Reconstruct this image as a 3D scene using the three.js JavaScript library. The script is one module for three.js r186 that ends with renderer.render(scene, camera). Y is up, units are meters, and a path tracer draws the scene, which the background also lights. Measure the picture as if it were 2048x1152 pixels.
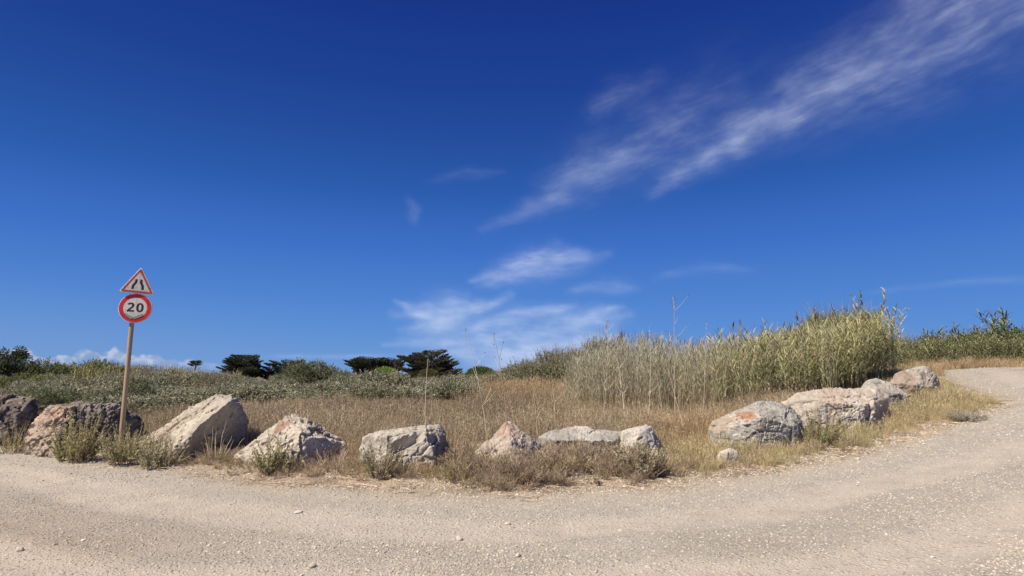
import * as THREE from 'three';
import { mergeVertices } from 'three/addons/utils/BufferGeometryUtils.js';
import { ConvexHull } from 'three/addons/math/ConvexHull.js';
import { FontLoader } from 'three/addons/loaders/FontLoader.js';
import { TextGeometry } from 'three/addons/geometries/TextGeometry.js';

// ───────────────────────── camera, sky, sun, exposure ─────────────────────────
const scene = new THREE.Scene();
const EYE = 1.5, FOCAL = 1166, PITCH = Math.atan(169 / 1166);
const camera = new THREE.PerspectiveCamera(2 * Math.atan(576 / FOCAL) * 180 / Math.PI, 16 / 9, 0.1, 3000);
camera.position.set(0, EYE, 0);
camera.rotation.x = PITCH;
scene.add(camera);

const renderer = new THREE.WebGLRenderer({ antialias: true });
renderer.setSize(1024, 576);
renderer.toneMapping = THREE.LinearToneMapping;
const EXPOSURE = 1.45;
renderer.toneMappingExposure = EXPOSURE;
renderer.shadowMap.enabled = true;

const sun = new THREE.DirectionalLight(new THREE.Color().setRGB(1, .875, .70), 5);
sun.position.set(-52, 77, 38);
sun.castShadow = true;
sun.shadow.mapSize.set(4096, 4096);
Object.assign(sun.shadow.camera, { left: -60, right: 60, top: 60, bottom: -60, near: 1, far: 300 });
scene.add(sun);

// ───────────────────────── small helpers ─────────────────────────
function rng(seed) {
  let a = seed >>> 0;
  return () => { a = (a + 0x6D2B79F5) | 0; let t = Math.imul(a ^ (a >>> 15), 1 | a); t = (t + Math.imul(t ^ (t >>> 7), 61 | t)) ^ t; return ((t ^ (t >>> 14)) >>> 0) / 4294967296; };
}
const clamp = (x, a = 0, b = 1) => Math.min(b, Math.max(a, x));
const lerp = (a, b, t) => a + (b - a) * t;
const smooth = (a, b, x) => { const t = clamp((x - a) / (b - a)); return t * t * (3 - 2 * t); };
const mix3 = (a, b, t) => [lerp(a[0], b[0], t), lerp(a[1], b[1], t), lerp(a[2], b[2], t)];
const mul3 = (a, s) => [a[0] * s, a[1] * s, a[2] * s];
const lin = (c) => { c /= 255; return c <= 0.04045 ? c / 12.92 : ((c + 0.055) / 1.055) ** 2.4; };
const srgb = (r, g, b) => [lin(r), lin(g), lin(b)];

function hash3(x, y, z) {
  let h = Math.imul(x, 374761393) ^ Math.imul(y, 668265263) ^ Math.imul(z, 1274126177);
  h = Math.imul(h ^ (h >>> 13), 1274126177); h ^= h >>> 16;
  return (h >>> 0) / 4294967296;
}
function noise3(x, y, z) {           // value noise, 0..1
  const xi = Math.floor(x), yi = Math.floor(y), zi = Math.floor(z);
  let fx = x - xi, fy = y - yi, fz = z - zi;
  fx = fx * fx * (3 - 2 * fx); fy = fy * fy * (3 - 2 * fy); fz = fz * fz * (3 - 2 * fz);
  const a = lerp(lerp(hash3(xi, yi, zi), hash3(xi + 1, yi, zi), fx), lerp(hash3(xi, yi + 1, zi), hash3(xi + 1, yi + 1, zi), fx), fy);
  const b = lerp(lerp(hash3(xi, yi, zi + 1), hash3(xi + 1, yi, zi + 1), fx), lerp(hash3(xi, yi + 1, zi + 1), hash3(xi + 1, yi + 1, zi + 1), fx), fy);
  return lerp(a, b, fz);
}
const noise2 = (x, y) => noise3(x, y, 7);
function fbm3(x, y, z, n = 4) { let s = 0, a = 0.5, t = 0; for (let i = 0; i < n; i++) { s += a * noise3(x, y, z); t += a; a *= 0.5; x = x * 2.03 + 11.3; y = y * 2.03 + 5.7; z = z * 2.03 + 3.1; } return s / t; }
const fbm2 = (x, y, n = 4) => fbm3(x, y, 3.7, n);

const taken = new Map();
function numbered(name) { const k = taken.get(name) ?? 0; taken.set(name, k + 1); return k ? `${name}_${String(k).padStart(3, '0')}` : name; }
function tag(o, label, category, group, kind) {
  o.userData.label = label; o.userData.category = category;
  if (group) o.userData.group = group;
  if (kind) o.userData.kind = kind;
  return o;
}
function shadowed(o) { o.traverse((m) => { if (m.isMesh) { m.castShadow = true; m.receiveShadow = true; } }); return o; }
function add(o, name) { o.name = numbered(name); scene.add(o); return shadowed(o); }

// geometry collector: triangles with vertex colours
class GB {
  constructor() { this.p = []; this.c = []; }
  tri(a, b, c, ca, cb = ca, cc = ca) { this.p.push(...a, ...b, ...c); this.c.push(...ca, ...cb, ...cc); }
  quad(a, b, c, d, ca, cb = ca) { this.tri(a, b, c, ca, ca, cb); this.tri(a, c, d, ca, cb, cb); }
  // a strip of the given half-widths along points, flat, facing `side`
  ribbon(pts, w, side, ca) {
    for (let i = 0; i + 1 < pts.length; i++) {
      const [x, y, z] = pts[i], [X, Y, Z] = pts[i + 1], w0 = w[i], w1 = w[i + 1];
      const k0 = ca, k1 = ca;
      const a = [x - side[0] * w0, y - side[1] * w0, z - side[2] * w0], b = [x + side[0] * w0, y + side[1] * w0, z + side[2] * w0];
      const c = [X + side[0] * w1, Y + side[1] * w1, Z + side[2] * w1], d = [X - side[0] * w1, Y - side[1] * w1, Z - side[2] * w1];
      if (w1 > 1e-5) { this.tri(a, b, c, k0, k0, k1); this.tri(a, c, d, k0, k1, k1); } else this.tri(a, b, [X, Y, Z], k0, k0, k1);
    }
  }
  // a round stem with `n` sides
  stem(pts, r, col, n = 3, colEnd = col) {
    let prev = null;
    for (let i = 0; i < pts.length; i++) {
      const a = pts[Math.max(0, i - 1)], b = pts[Math.min(pts.length - 1, i + 1)];
      const d = new THREE.Vector3(b[0] - a[0], b[1] - a[1], b[2] - a[2]).normalize();
      const u = new THREE.Vector3(0.31, 0.12, 0.94).cross(d).normalize(), v = d.clone().cross(u);
      const k = mix3(col, colEnd, i / (pts.length - 1)), ring = [];
      for (let j = 0; j < n; j++) { const t = j / n * 2 * Math.PI, c = Math.cos(t) * r[i], s = Math.sin(t) * r[i]; ring.push([pts[i][0] + u.x * c + v.x * s, pts[i][1] + u.y * c + v.y * s, pts[i][2] + u.z * c + v.z * s]); }
      if (prev) for (let j = 0; j < n; j++) { const m = (j + 1) % n; this.tri(prev.ring[j], prev.ring[m], ring[m], prev.k, prev.k, k); this.tri(prev.ring[j], ring[m], ring[j], prev.k, k, k); }
      prev = { ring, k };
    }
  }
  // a small pointed leaf from `o` along direction d, with width axis s
  leaf(o, d, s, len, wid, col) {
    const m = 0.45, a = [o[0] + d[0] * len * m + s[0] * wid, o[1] + d[1] * len * m + s[1] * wid, o[2] + d[2] * len * m + s[2] * wid];
    const b = [o[0] + d[0] * len * m - s[0] * wid, o[1] + d[1] * len * m - s[1] * wid, o[2] + d[2] * len * m - s[2] * wid];
    const e = [o[0] + d[0] * len, o[1] + d[1] * len, o[2] + d[2] * len];
    this.tri(o, a, e, col); this.tri(o, e, b, col);
  }
  geo() {
    const g = new THREE.BufferGeometry();
    g.setAttribute('position', new THREE.Float32BufferAttribute(this.p, 3));
    g.setAttribute('color', new THREE.Float32BufferAttribute(this.c, 3));
    g.computeVertexNormals();
    return g;
  }
}
function unit(x, y, z) { const l = Math.hypot(x, y, z) || 1; return [x / l, y / l, z / l]; }
function cross(a, b) { return [a[1] * b[2] - a[2] * b[1], a[2] * b[0] - a[0] * b[2], a[0] * b[1] - a[1] * b[0]]; }
function randDir(R) { const z = R() * 2 - 1, t = R() * 6.2832, r = Math.sqrt(1 - z * z); return [r * Math.cos(t), z, r * Math.sin(t)]; }
function across(d, R) { const s = cross(d, randDir(R)); return unit(...s); }

// ───────────────────────── sky (air and clouds only) ─────────────────────────
{
  const W = 4096, H = 2048, data = new Float32Array(W * H * 4);
  // elevation in degrees -> colour as seen
  const stops = [[0, 112, 157, 214], [1.5, 106, 152, 213], [4, 92, 143, 212], [7, 80, 132, 208], [12, 62, 113, 197], [17.5, 45, 92, 174], [22, 38, 79, 159], [27, 31, 67, 148], [34.5, 25, 53, 134], [50, 20, 43, 116], [90, 17, 36, 100]];
  const sc = stops.map(([e, r, g, b]) => [e, ...srgb(r, g, b)]);
  const air = (el) => { let i = 0; while (i < sc.length - 2 && el > sc[i + 1][0]) i++; const t = clamp((el - sc[i][0]) / (sc[i + 1][0] - sc[i][0])); return [1, 2, 3].map((k) => lerp(sc[i][k], sc[i + 1][k], t)); };
  // cirrus wisps: spine of [azimuth, elevation, half width], strength, fibre seed
  const wisps = [
    { s: [[13.6, 17.0, .55], [16.5, 18.4, .9], [20, 20.2, 1.3], [23.3, 21.8, 1.7], [28.4, 23.4, 2.5], [33.6, 24.7, 3.0], [38, 25.9, 3.4], [44, 28.4, 4.2], [52, 31, 5]], o: .40 },
    { s: [[17, 18.8, .35], [21, 20.7, .6], [25, 22.3, .8], [29, 23.2, .8], [33, 24.8, .7], [36.2, 26.6, .5]], o: .28 },
    { s: [[33.6, 26.6, .9], [36.6, 27.6, 1.0], [36.6, 30, 1.0]], o: .25 },
    { s: [[-3.2, 13.6, .4], [0, 15.2, .8], [3, 16.8, 1.5], [8.9, 19.6, 2.4], [15.4, 22.4, 2.8], [22, 25.2, 3]], o: .21 },
    { s: [[-1, 14.6, .4], [4, 16.9, .8], [9, 19.3, .9], [13, 21.5, .8]], o: .16 },
    { s: [[8.0, 24.7, .8], [11, 26.2, 1.0], [14.5, 27.4, 1.0]], o: .16 },
    { s: [[-4.2, 8.9, .3], [-1.6, 9.7, .8], [1.4, 10.9, 1.0], [4, 11.5, .9], [7, 11.4, .5]], o: .55 },
    { s: [[-3.5, 8.3, .4], [0, 8.9, .8], [4, 10.0, 1.0], [8.8, 11.3, .6]], o: .34 },
    { s: [[-11.2, 6.9, .2], [-9, 5.6, .9], [-7.4, 5.9, 1.2], [-4.4, 7.0, .7]], o: .55 },
    { s: [[-11, 4.0, .3], [-7.4, 4.5, .7], [-3.2, 6.1, .6], [0.2, 7.2, .4]], o: .55 },
    { s: [[-4.4, 3.6, .4], [-1, 4.8, .7], [2.4, 5.8, .6], [6, 6.4, .4]], o: .46 },
    { s: [[1.4, 3.7, .4], [5, 4.6, .7], [8, 5.4, .7], [11, 6.3, .3]], o: .46 },
    { s: [[-12.4, 2.7, .2], [-6, 2.7, .4], [-1.2, 2.8, .7], [4, 3.7, .7]], o: .46 },
    { s: [[-8, 1.9, .3], [-3, 1.7, .6], [3.7, 2.4, .7], [10, 3.5, .4]], o: .48 },
    { s: [[-4, 0.6, .5], [2, 1.2, .8], [7.6, 2.4, .7], [11, 3.2, .3]], o: .45 },
    { s: [[5, 7.7, .3], [8.6, 8.4, .7], [12.4, 8.0, .4]], o: .22 },
    { s: [[-10, 3.2, .9], [-5, 3.2, 1.5], [1, 3.4, 1.9], [7, 4.2, 1.5], [12, 5.2, .8]], o: .46 },
    { s: [[-11, 5.4, .5], [-8.6, 5.0, 1.1], [-6, 5.6, 1.1], [-3, 6.6, .6]], o: .58 },
    { s: [[-4, 1.4, .7], [1, 1.2, 1.0], [6, 2.0, .9], [11, 2.9, .5]], o: .42 },
    { s: [[-24, 1.3, .15], [-14, 1.6, .25], [-2, 1.4, .3]], o: .20 },
    { s: [[-10.2, 16.6, .4], [-9.9, 15.6, .5], [-9.8, 14.5, .4]], o: .16 },
    { s: [[-8.4, 18.4, .3], [-4.5, 19.4, .5], [-1, 19.6, .3]], o: .08 },
    { s: [[14, 9.0, .3], [18, 9.6, .6], [23, 9.2, .3]], o: .10 },
    { s: [[31, 6.6, .2], [38, 7.0, .3], [46, 6.6, .3]], o: .10 },
  ];
  // the same kind of thin cirrus goes on round the rest of the sky
  const R = rng(91);
  for (let k = 0; k < 34; k++) {
    const az = 62 + R() * 236, el = 4 + 46 * R() ** 1.3, len = 7 + R() * 20, w = 0.6 + el * 0.06 * R() + R(), rise = 0.25 + R() * 0.3;
    wisps.push({ s: [[az, el, w * .3], [az + len * .35, el + len * .35 * rise, w * .8], [az + len * .7, el + len * .68 * rise, w * 1.2], [az + len, el + len * rise * .95, w * 1.3]], o: 0.15 + R() * .35 });
  }
  for (const w of wisps) {
    const A0 = w.s[0], B0 = w.s[w.s.length - 1]; w.dir = Math.atan2(B0[1] - A0[1], B0[0] - A0[0]);
    w.a0 = Math.min(...w.s.map((p) => p[0])) - 6; w.a1 = Math.max(...w.s.map((p) => p[0])) + 6;
    w.e0 = Math.min(...w.s.map((p) => p[1] - 2.5 * p[2])) - 1; w.e1 = Math.max(...w.s.map((p) => p[1] + 2.5 * p[2])) + 1;
  }
  const white = srgb(196, 208, 236);
  for (let j = 0; j < H; j++) {
    const el = (j + .5) / H * 180 - 90, base = air(Math.max(0, el));
    for (let i = 0; i < W; i++) {
      let az = (i + .5) / W * 360 - 180 + 90;            // 0 = camera heading, right positive
      if (az > 180) az -= 360;
      const o = (j * W + i) * 4;
      let c = base, cover = 0;
      if (el > 0) {
        // whiter air low over the sea side
        const hz = smooth(9, 0, el) * smooth(-5, -45, az) * smooth(-160, -110, az) * .35;
        if (hz > 0) c = mix3(c, srgb(132, 162, 205), hz);
        let keep = 1;
        for (const w of wisps) {
          let A = az; if (A < w.a0 && A + 360 < w.a1) A += 360;
          if (A < w.a0 || A > w.a1 || el < w.e0 || el > w.e1) continue;
          // warp, then nearest point of the spine
          const wx = (fbm2(A * .22 + 3, el * .4 + 9, 4) - .5) * 3.0, wy = (fbm2(A * .3 + 31, el * .5 + 4, 4) - .5) * 1.9;
          const ws = clamp(w.s[1][2] * 1.1, .3, 1.4), X = A + wx * ws, Y = el + wy * ws * .9;
          let best = 9, side = 0, at = 0; const dir = w.dir;
          for (let k = 0; k + 1 < w.s.length; k++) {
            const [ax, ay, aw] = w.s[k], [bx, by, bw] = w.s[k + 1], dx = bx - ax, dy = by - ay, L2 = dx * dx + dy * dy;
            const t = clamp(((X - ax) * dx + (Y - ay) * dy) / L2), px = X - ax - dx * t, py = Y - ay - dy * t, d = Math.hypot(px, py) / lerp(aw, bw, t);
            if (d < best) { best = d; side = Math.sign(dx * py - dy * px) * d; at = (k + t) / (w.s.length - 1); }
          }
          if (best > 2.6) continue;
          const cs = Math.cos(dir - .16), sn = Math.sin(dir - .16), u = (A * cs + el * sn), v = (-A * sn + el * cs);
          const fib = fbm2(u * .42 + wx * .5, v * 1.7 + wy * .9, 6), fine = fbm2(u * .9 + wx * 1.2, v * 6.5 + wy * 3, 5), puff = fbm2(A * .45 + 17, el * .7 + 8, 5);
          const ends = smooth(0, .16, at) * (at > .999 ? .6 : 1) * smooth(1.02, .82, at) ;
          let d = Math.exp(-.95 * best * best) * (.46 + .66 * smooth(.2, .85, fib)) * (.76 + .40 * smooth(.25, .8, fine)) * (.6 + .62 * smooth(.28, .72, puff));
          d *= w.o * (.35 + .65 * ends) * (side > 0 ? 1 : .92);
          keep *= 1 - clamp(d, 0, .85);
        }
        cover = 1 - keep;
        // low cumulus bank far out, left
        if (el < 4) {
          const bank = smooth(-24, -32, az) * smooth(-110, -90, az) + smooth(120, 140, az) * smooth(178, 165, az);
          if (bank > 0) {
            const top = .5 + 2.1 * fbm2(az * .5 + 40, 2.2, 3) * clamp(bank) * lerp(.45, 1, smooth(-28, -37, az)) + 1.1 * (fbm2(az * 1.9, el * 2.4 + 5, 5) - .4);
            const body = smooth(top + .06, top - .12, el), bright = .25 + .75 * smooth(.38, .62, fbm2(az * 1.6 + 9, el * 3 + 3, 5)), rim = smooth(top - 1.1, top - .05, el);
            const cc = mix3(srgb(124, 152, 198), srgb(206, 213, 230), rim * bright);
            c = mix3(c, cc, body * .8 * clamp(bank));
          }
        }
        c = mix3(c, mix3(white, [base[0] + .35, base[1] + .35, base[2] + .3], .35), clamp(cover, 0, .8));
      }
      data[o] = c[0] / EXPOSURE; data[o + 1] = c[1] / EXPOSURE; data[o + 2] = c[2] / EXPOSURE; data[o + 3] = 1;
    }
  }
  const t = new THREE.DataTexture(data, W, H, THREE.RGBAFormat, THREE.FloatType);
  t.mapping = THREE.EquirectangularReflectionMapping; t.magFilter = THREE.LinearFilter; t.minFilter = THREE.LinearFilter; t.needsUpdate = true;
  scene.background = t; scene.environment = t;
}

// ───────────────────────── terrain ─────────────────────────
function coarse(x, z) {                                     // lie of the land
  const q = x + 0.12 * Math.max(0, -z - 10);
  let h = 1.68 * smooth(2, 20.5, q);
  const back = smooth(-12, -30, z);
  h += back * (fbm2(x * .045 + 5, z * .05 + 2, 3) - .5) * .5 * smooth(14, 4, x);
  h += back * .35 * Math.exp(-(((x - 1.5) / 5) ** 2) - ((z + 33) / 6) ** 2);
  h += smooth(-60, -160, z) * .3 - .75 * smooth(-38, -62, z) * smooth(-.62, -.44, x / Math.max(1, -z)) * smooth(.06, -.04, x / Math.max(1, -z));
  return h;
}
const roadEdge = [[-70, -46], [-40, -29.5], [-20, -17.6], [-10.6, -12.4], [-6.2, -9.7], [-3.7, -8.4], [-2.0, -7.75], [-.1, -7.3], [2.0, -7.9], [4.35, -9.15], [7.7, -10.9], [10.8, -12.7], [11.7, -14.8], [13.3, -17.9], [15.9, -22.0], [19.5, -22.3], [28, -22], [70, -20]];
const roadPoly = [...roadEdge, [70, 60], [-70, 60]];
function inPoly(P, x, z) { let r = false; for (let i = 0, j = P.length - 1; i < P.length; j = i++) { const [a, b] = P[i], [c, d] = P[j]; if ((b > z) !== (d > z) && x < (c - a) * (z - b) / (d - b) + a) r = !r; } return r; }
function edgeDist(x, z) { let m = 1e9; for (let i = 0; i + 1 < roadEdge.length; i++) { const [a, b] = roadEdge[i], [c, d] = roadEdge[i + 1], dx = c - a, dz = d - b, t = clamp(((x - a) * dx + (z - b) * dz) / (dx * dx + dz * dz)); m = Math.min(m, Math.hypot(x - a - dx * t, z - b - dz * t)); } return m; }
function road(x, z) { return (inPoly(roadPoly, x, z) ? 1 : -1) * edgeDist(x, z); }   // metres inside (+) or outside (-)
function height(x, z, d = road(x, z)) {
  let h = coarse(x, z);
  const off = smooth(.1, -.9, d);
  h += off * (.05 + .09 * (fbm2(x * 1.1, z * 1.1, 3) - .4) + .05 * (fbm2(x * 5, z * 5, 3) - .5));
  if (d > .6 && d < 9) h -= .034 * lane(x, z, d);
  h += (1 - off) * (.03 * (fbm2(x * .5 + 4, z * .5, 3) - .5) + .012 * (fbm2(x * 4, z * 4, 3) - .5));
  return h;
}
// point on the ground seen in photograph column px at camera depth t; and the point of a pixel's ray at that depth
function ray(px, py, t) { const u = (px - 1024) / FOCAL, v = (576 - py) / FOCAL, c = Math.cos(PITCH), s = Math.sin(PITCH); return new THREE.Vector3(u * t, EYE + (v * c + s) * t, -(c - v * s) * t); }
function spot(px, t) { const x = (px - 1024) / FOCAL * t, c = Math.cos(PITCH), s = Math.sin(PITCH); let h = 0, z = 0; for (let k = 0; k < 4; k++) { z = -(t - (h - EYE) * s) / c; h = height(x, z); } return new THREE.Vector3(x, h, z); }

function noiseTexture(size, fill, repeat, colour) {
  const d = new Uint8Array(size * size * 4);
  for (let j = 0; j < size; j++) for (let i = 0; i < size; i++) { const v = fill(i / size, j / size), o = (j * size + i) * 4; d[o] = v[0]; d[o + 1] = v[1]; d[o + 2] = v[2]; d[o + 3] = 255; }
  const t = new THREE.DataTexture(d, size, size, THREE.RGBAFormat);
  t.wrapS = t.wrapT = THREE.RepeatWrapping; t.magFilter = THREE.LinearFilter; t.minFilter = THREE.LinearMipmapLinearFilter; t.generateMipmaps = true;
  t.repeat.set(repeat, repeat); if (colour) t.colorSpace = THREE.SRGBColorSpace; t.needsUpdate = true; return t;
}
// tiling grit: cells of several sizes
function grit(size, seed) {
  const R = rng(seed), hgt = new Float32Array(size * size).fill(0), tone = new Float32Array(size * size).fill(0), hue = new Float32Array(size * size);
  for (let i = 0; i < size * size; i++) tone[i] = (R() - .5) * .16;
  for (const [n, r0, r1] of [[26000, 1.2, 2.4], [9000, 2, 4.2], [1500, 4, 7.5]]) for (let k = 0; k < n; k++) {
    const cx = R() * size, cy = R() * size, r = r0 + R() * (r1 - r0), sq = .7 + R() * .6, tn = (R() - .42) * .55, hu = R() - .5, top = r / 8;
    for (let y = -Math.ceil(r * 1.4); y <= r * 1.4; y++) for (let x = -Math.ceil(r * 1.4); x <= r * 1.4; x++) {
      const q = (x * x * sq + y * y / sq) / (r * r); if (q > 1) continue;
      const o = ((Math.floor(cy + y) + size) % size) * size + (Math.floor(cx + x) + size) % size, hh = top * Math.sqrt(1 - q);
      if (hh > hgt[o]) { hgt[o] = hh; tone[o] = tn; hue[o] = hu; }
    }
  }
  return { hgt, tone, hue };
}
const G1 = grit(1024, 5);
const gritMap = noiseTexture(1024, (u, v) => { const o = Math.floor(v * 1024) * 1024 + Math.floor(u * 1024), t = 208 * (1 + .42 * G1.tone[o]), h = G1.hue[o] * 16; return [clamp(t + h, 0, 255), clamp(t, 0, 255), clamp(t - h, 0, 255)]; }, 1 / 2.6, true);
const gritBump = noiseTexture(1024, (u, v) => { const o = Math.floor(v * 1024) * 1024 + Math.floor(u * 1024), t = clamp(G1.hgt[o]) * 255; return [t, t, t]; }, 1 / 2.6, false);

const roadMat = new THREE.MeshStandardMaterial({ vertexColors: true, map: gritMap, bumpMap: gritBump, bumpScale: .012, roughness: .97, side: THREE.DoubleSide });
const soilMat = new THREE.MeshStandardMaterial({ vertexColors: true, map: gritMap, bumpMap: gritBump, bumpScale: .016, roughness: 1, side: THREE.DoubleSide });

function lane(x, z, d) { const q = d + (fbm2(x * .25 + 3, z * .25, 3) - .5) * 1.1; return clamp(smooth(.9, 1.3, q) * smooth(2.1, 1.7, q) + smooth(2.7, 3.05, q) * smooth(3.75, 3.4, q) + smooth(4.8, 5.2, q) * smooth(6.0, 5.6, q) + smooth(6.6, 7, q) * smooth(7.8, 7.4, q)); }
function roadColour(x, z, d) {
  let c = [.54, .50, .437];                                             // pale compacted lime dust
  const g = smooth(.2, .9, d) * smooth(3.6, 1.4, d) * smooth(-6, -1, x); // greyer washed gravel beside the verge
  c = mix3(c, [.495, .478, .44], g * (.55 + .45 * fbm2(x * .7, z * .7, 3)));
  c = mix3(c, [.48, .458, .415], smooth(3, 8, x) * .55);
  const brown = smooth(-1.2, -5.2, x) * smooth(-8.2, -5.5, z);
  c = mix3(c, [.37, .305, .235], brown * (.45 + .55 * smooth(.3, .7, fbm2(x * .45 + 9, z * .8, 4))));
  const L = lane(x, z, d);                                               // wheel tracks run along the edge: dust worn bare, gravel thrown between
  c = mix3(c, [.64, .585, .505], .85 * L * (.4 + .8 * fbm2(x * 1.5, z * 1.5 + 7, 4)));
  c = mix3(c, [.41, .385, .345], .65 * (1 - L) * smooth(.8, 1.8, d) * smooth(.35, .6, fbm2(x * 1.1 + 40, z * 1.1, 4)));
  c = mix3(c, [.385, .35, .30], .3 * smooth(.52, .75, fbm2(x * 2.4, z * 2.4, 4)));
  return mul3(c, .9 + .22 * fbm2(x * 7, z * 7, 3));
}
function soilColour(x, z, d) {
  let c = [.56, .455, .345];                                             // pinkish sand of the verge
  c = mix3(c, [.40, .32, .235], smooth(.35, .7, fbm2(x * 1.7, z * 1.7, 4)) * .7);
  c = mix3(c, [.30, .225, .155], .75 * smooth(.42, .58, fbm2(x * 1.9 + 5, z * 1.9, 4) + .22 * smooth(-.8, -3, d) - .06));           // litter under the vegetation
  c = mix3(c, [.17, .155, .10], .85 * smooth(.45, .6, fbm2(x * .09, z * .09, 4) + .45 * smooth(-35, -75, z) - .15));                // far scrub-covered ground
  c = mix3(c, [.60, .52, .41], .8 * smooth(.9, .1, Math.hypot((x + 3.0) / 1.8, (z + 23.4) / 1.3)));
  return mul3(c, .82 + .36 * fbm2(x * 6, z * 6, 3));
}
{
  const axis = (lo, a, b, hi, step) => { const v = []; for (let x = a; x <= b + 1e-6; x += step) v.push(x); let s = step, x = b; while (x < hi) { s *= 1.07; x += s; v.push(Math.min(x, hi)); } s = step; x = a; while (x > lo) { s *= 1.07; x -= s; v.unshift(Math.max(x, lo)); } return v; };
  const xs = axis(-900, -9, 11, 900, .07), zs = axis(-1200, -13.5, -3, 60, .06), nx = xs.length, nz = zs.length;
  const pos = new Float32Array(nx * nz * 3), uv = new Float32Array(nx * nz * 2), dd = new Float32Array(nx * nz), colR = new Float32Array(nx * nz * 3);
  for (let j = 0; j < nz; j++) for (let i = 0; i < nx; i++) {
    const x = xs[i], z = zs[j], o = j * nx + i, d = road(x, z), dn = d + (fbm2(x * 1.3 + 7, z * 1.3, 4) - .5) * .7 * smooth(6, 1, Math.abs(d));
    dd[o] = dn; pos.set([x, height(x, z, d), z], o * 3); uv.set([x, z], o * 2);
    const k = smooth(-.25, .35, dn + (fbm2(x * 5, z * 5, 2) - .5) * .3);
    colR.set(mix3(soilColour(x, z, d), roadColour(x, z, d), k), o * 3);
  }
  const R = [], S = [];
  for (let j = 0; j + 1 < nz; j++) for (let i = 0; i + 1 < nx; i++) {
    const a = j * nx + i, b = a + 1, c = a + nx, e = c + 1;
    ((dd[a] + dd[b] + dd[c] + dd[e] > 0) ? R : S).push(a, c, b, b, c, e);
  }
  const full = new THREE.BufferGeometry();
  full.setAttribute('position', new THREE.BufferAttribute(pos, 3)); full.setAttribute('uv', new THREE.BufferAttribute(uv, 2)); full.setAttribute('color', new THREE.BufferAttribute(colR, 3));
  full.setIndex([...new Uint32Array(0)]); full.setIndex(new THREE.BufferAttribute(new Uint32Array(R.length + S.length), 1));
  full.index.array.set(R, 0); full.index.array.set(S, R.length); full.computeVertexNormals();
  const piece = (idx) => { const g = new THREE.BufferGeometry(), map = new Map(), keep = []; const out = new Uint32Array(idx.length); for (let k = 0; k < idx.length; k++) { let m = map.get(idx[k]); if (m === undefined) { m = keep.length; map.set(idx[k], m); keep.push(idx[k]); } out[k] = m; }
    for (const n of ['position', 'uv', 'color', 'normal']) { const s = full.attributes[n], w = s.itemSize, A = new Float32Array(keep.length * w); keep.forEach((v, k) => { for (let q = 0; q < w; q++) A[k * w + q] = s.array[v * w + q]; }); g.setAttribute(n, new THREE.BufferAttribute(A, w)); }
    g.setIndex(new THREE.BufferAttribute(out, 1)); return g; };
  tag(add(new THREE.Mesh(piece(R), roadMat), 'gravel_road'), 'pale dusty gravel road curving round the verge', 'road', null, 'structure');
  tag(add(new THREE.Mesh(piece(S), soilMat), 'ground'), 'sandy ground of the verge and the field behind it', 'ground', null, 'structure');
}

// ───────────────────────── boulders ─────────────────────────
const rockMat = new THREE.MeshStandardMaterial({ vertexColors: true, roughness: .95, side: THREE.DoubleSide });
const ball = (n) => { const g = new THREE.IcosahedronGeometry(1, n); g.deleteAttribute('normal'); g.deleteAttribute('uv'); return mergeVertices(g, 1e-5); };
const icoFine = ball(74), ico = ball(46);
const boulders = [];
// fractured stone: every cell of a jittered lattice is its own tilted chip
function chips(x, y, z, s) {
  const xi = Math.floor(x), yi = Math.floor(y), zi = Math.floor(z); let best = 9, next = 9, v = 0;
  for (let a = -1; a <= 1; a++) for (let b = -1; b <= 1; b++) for (let c = -1; c <= 1; c++) {
    const X = xi + a, Y = yi + b, Z = zi + c, dx = X + hash3(X, Y, Z + s * 31) - x, dy = Y + hash3(X + 57, Y, Z + s * 17) - y, dz = Z + hash3(X, Y + 91, Z + s * 7) - z, d = dx * dx + dy * dy + dz * dz;
    if (d >= best) next = Math.min(next, d); else { next = best; best = d; v = (hash3(X + 5, Y + 9, Z + s) - .5) * .9 + dx * (hash3(X, Y, Z + s) - .5) * 1.5 + dy * (hash3(X + 3, Y, Z + s) - .5) * 1.5 + dz * (hash3(X, Y + 3, Z + s) - .5) * 1.5; }
  }
  chips.edge = Math.sqrt(next) - Math.sqrt(best);
  return v;
}
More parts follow.
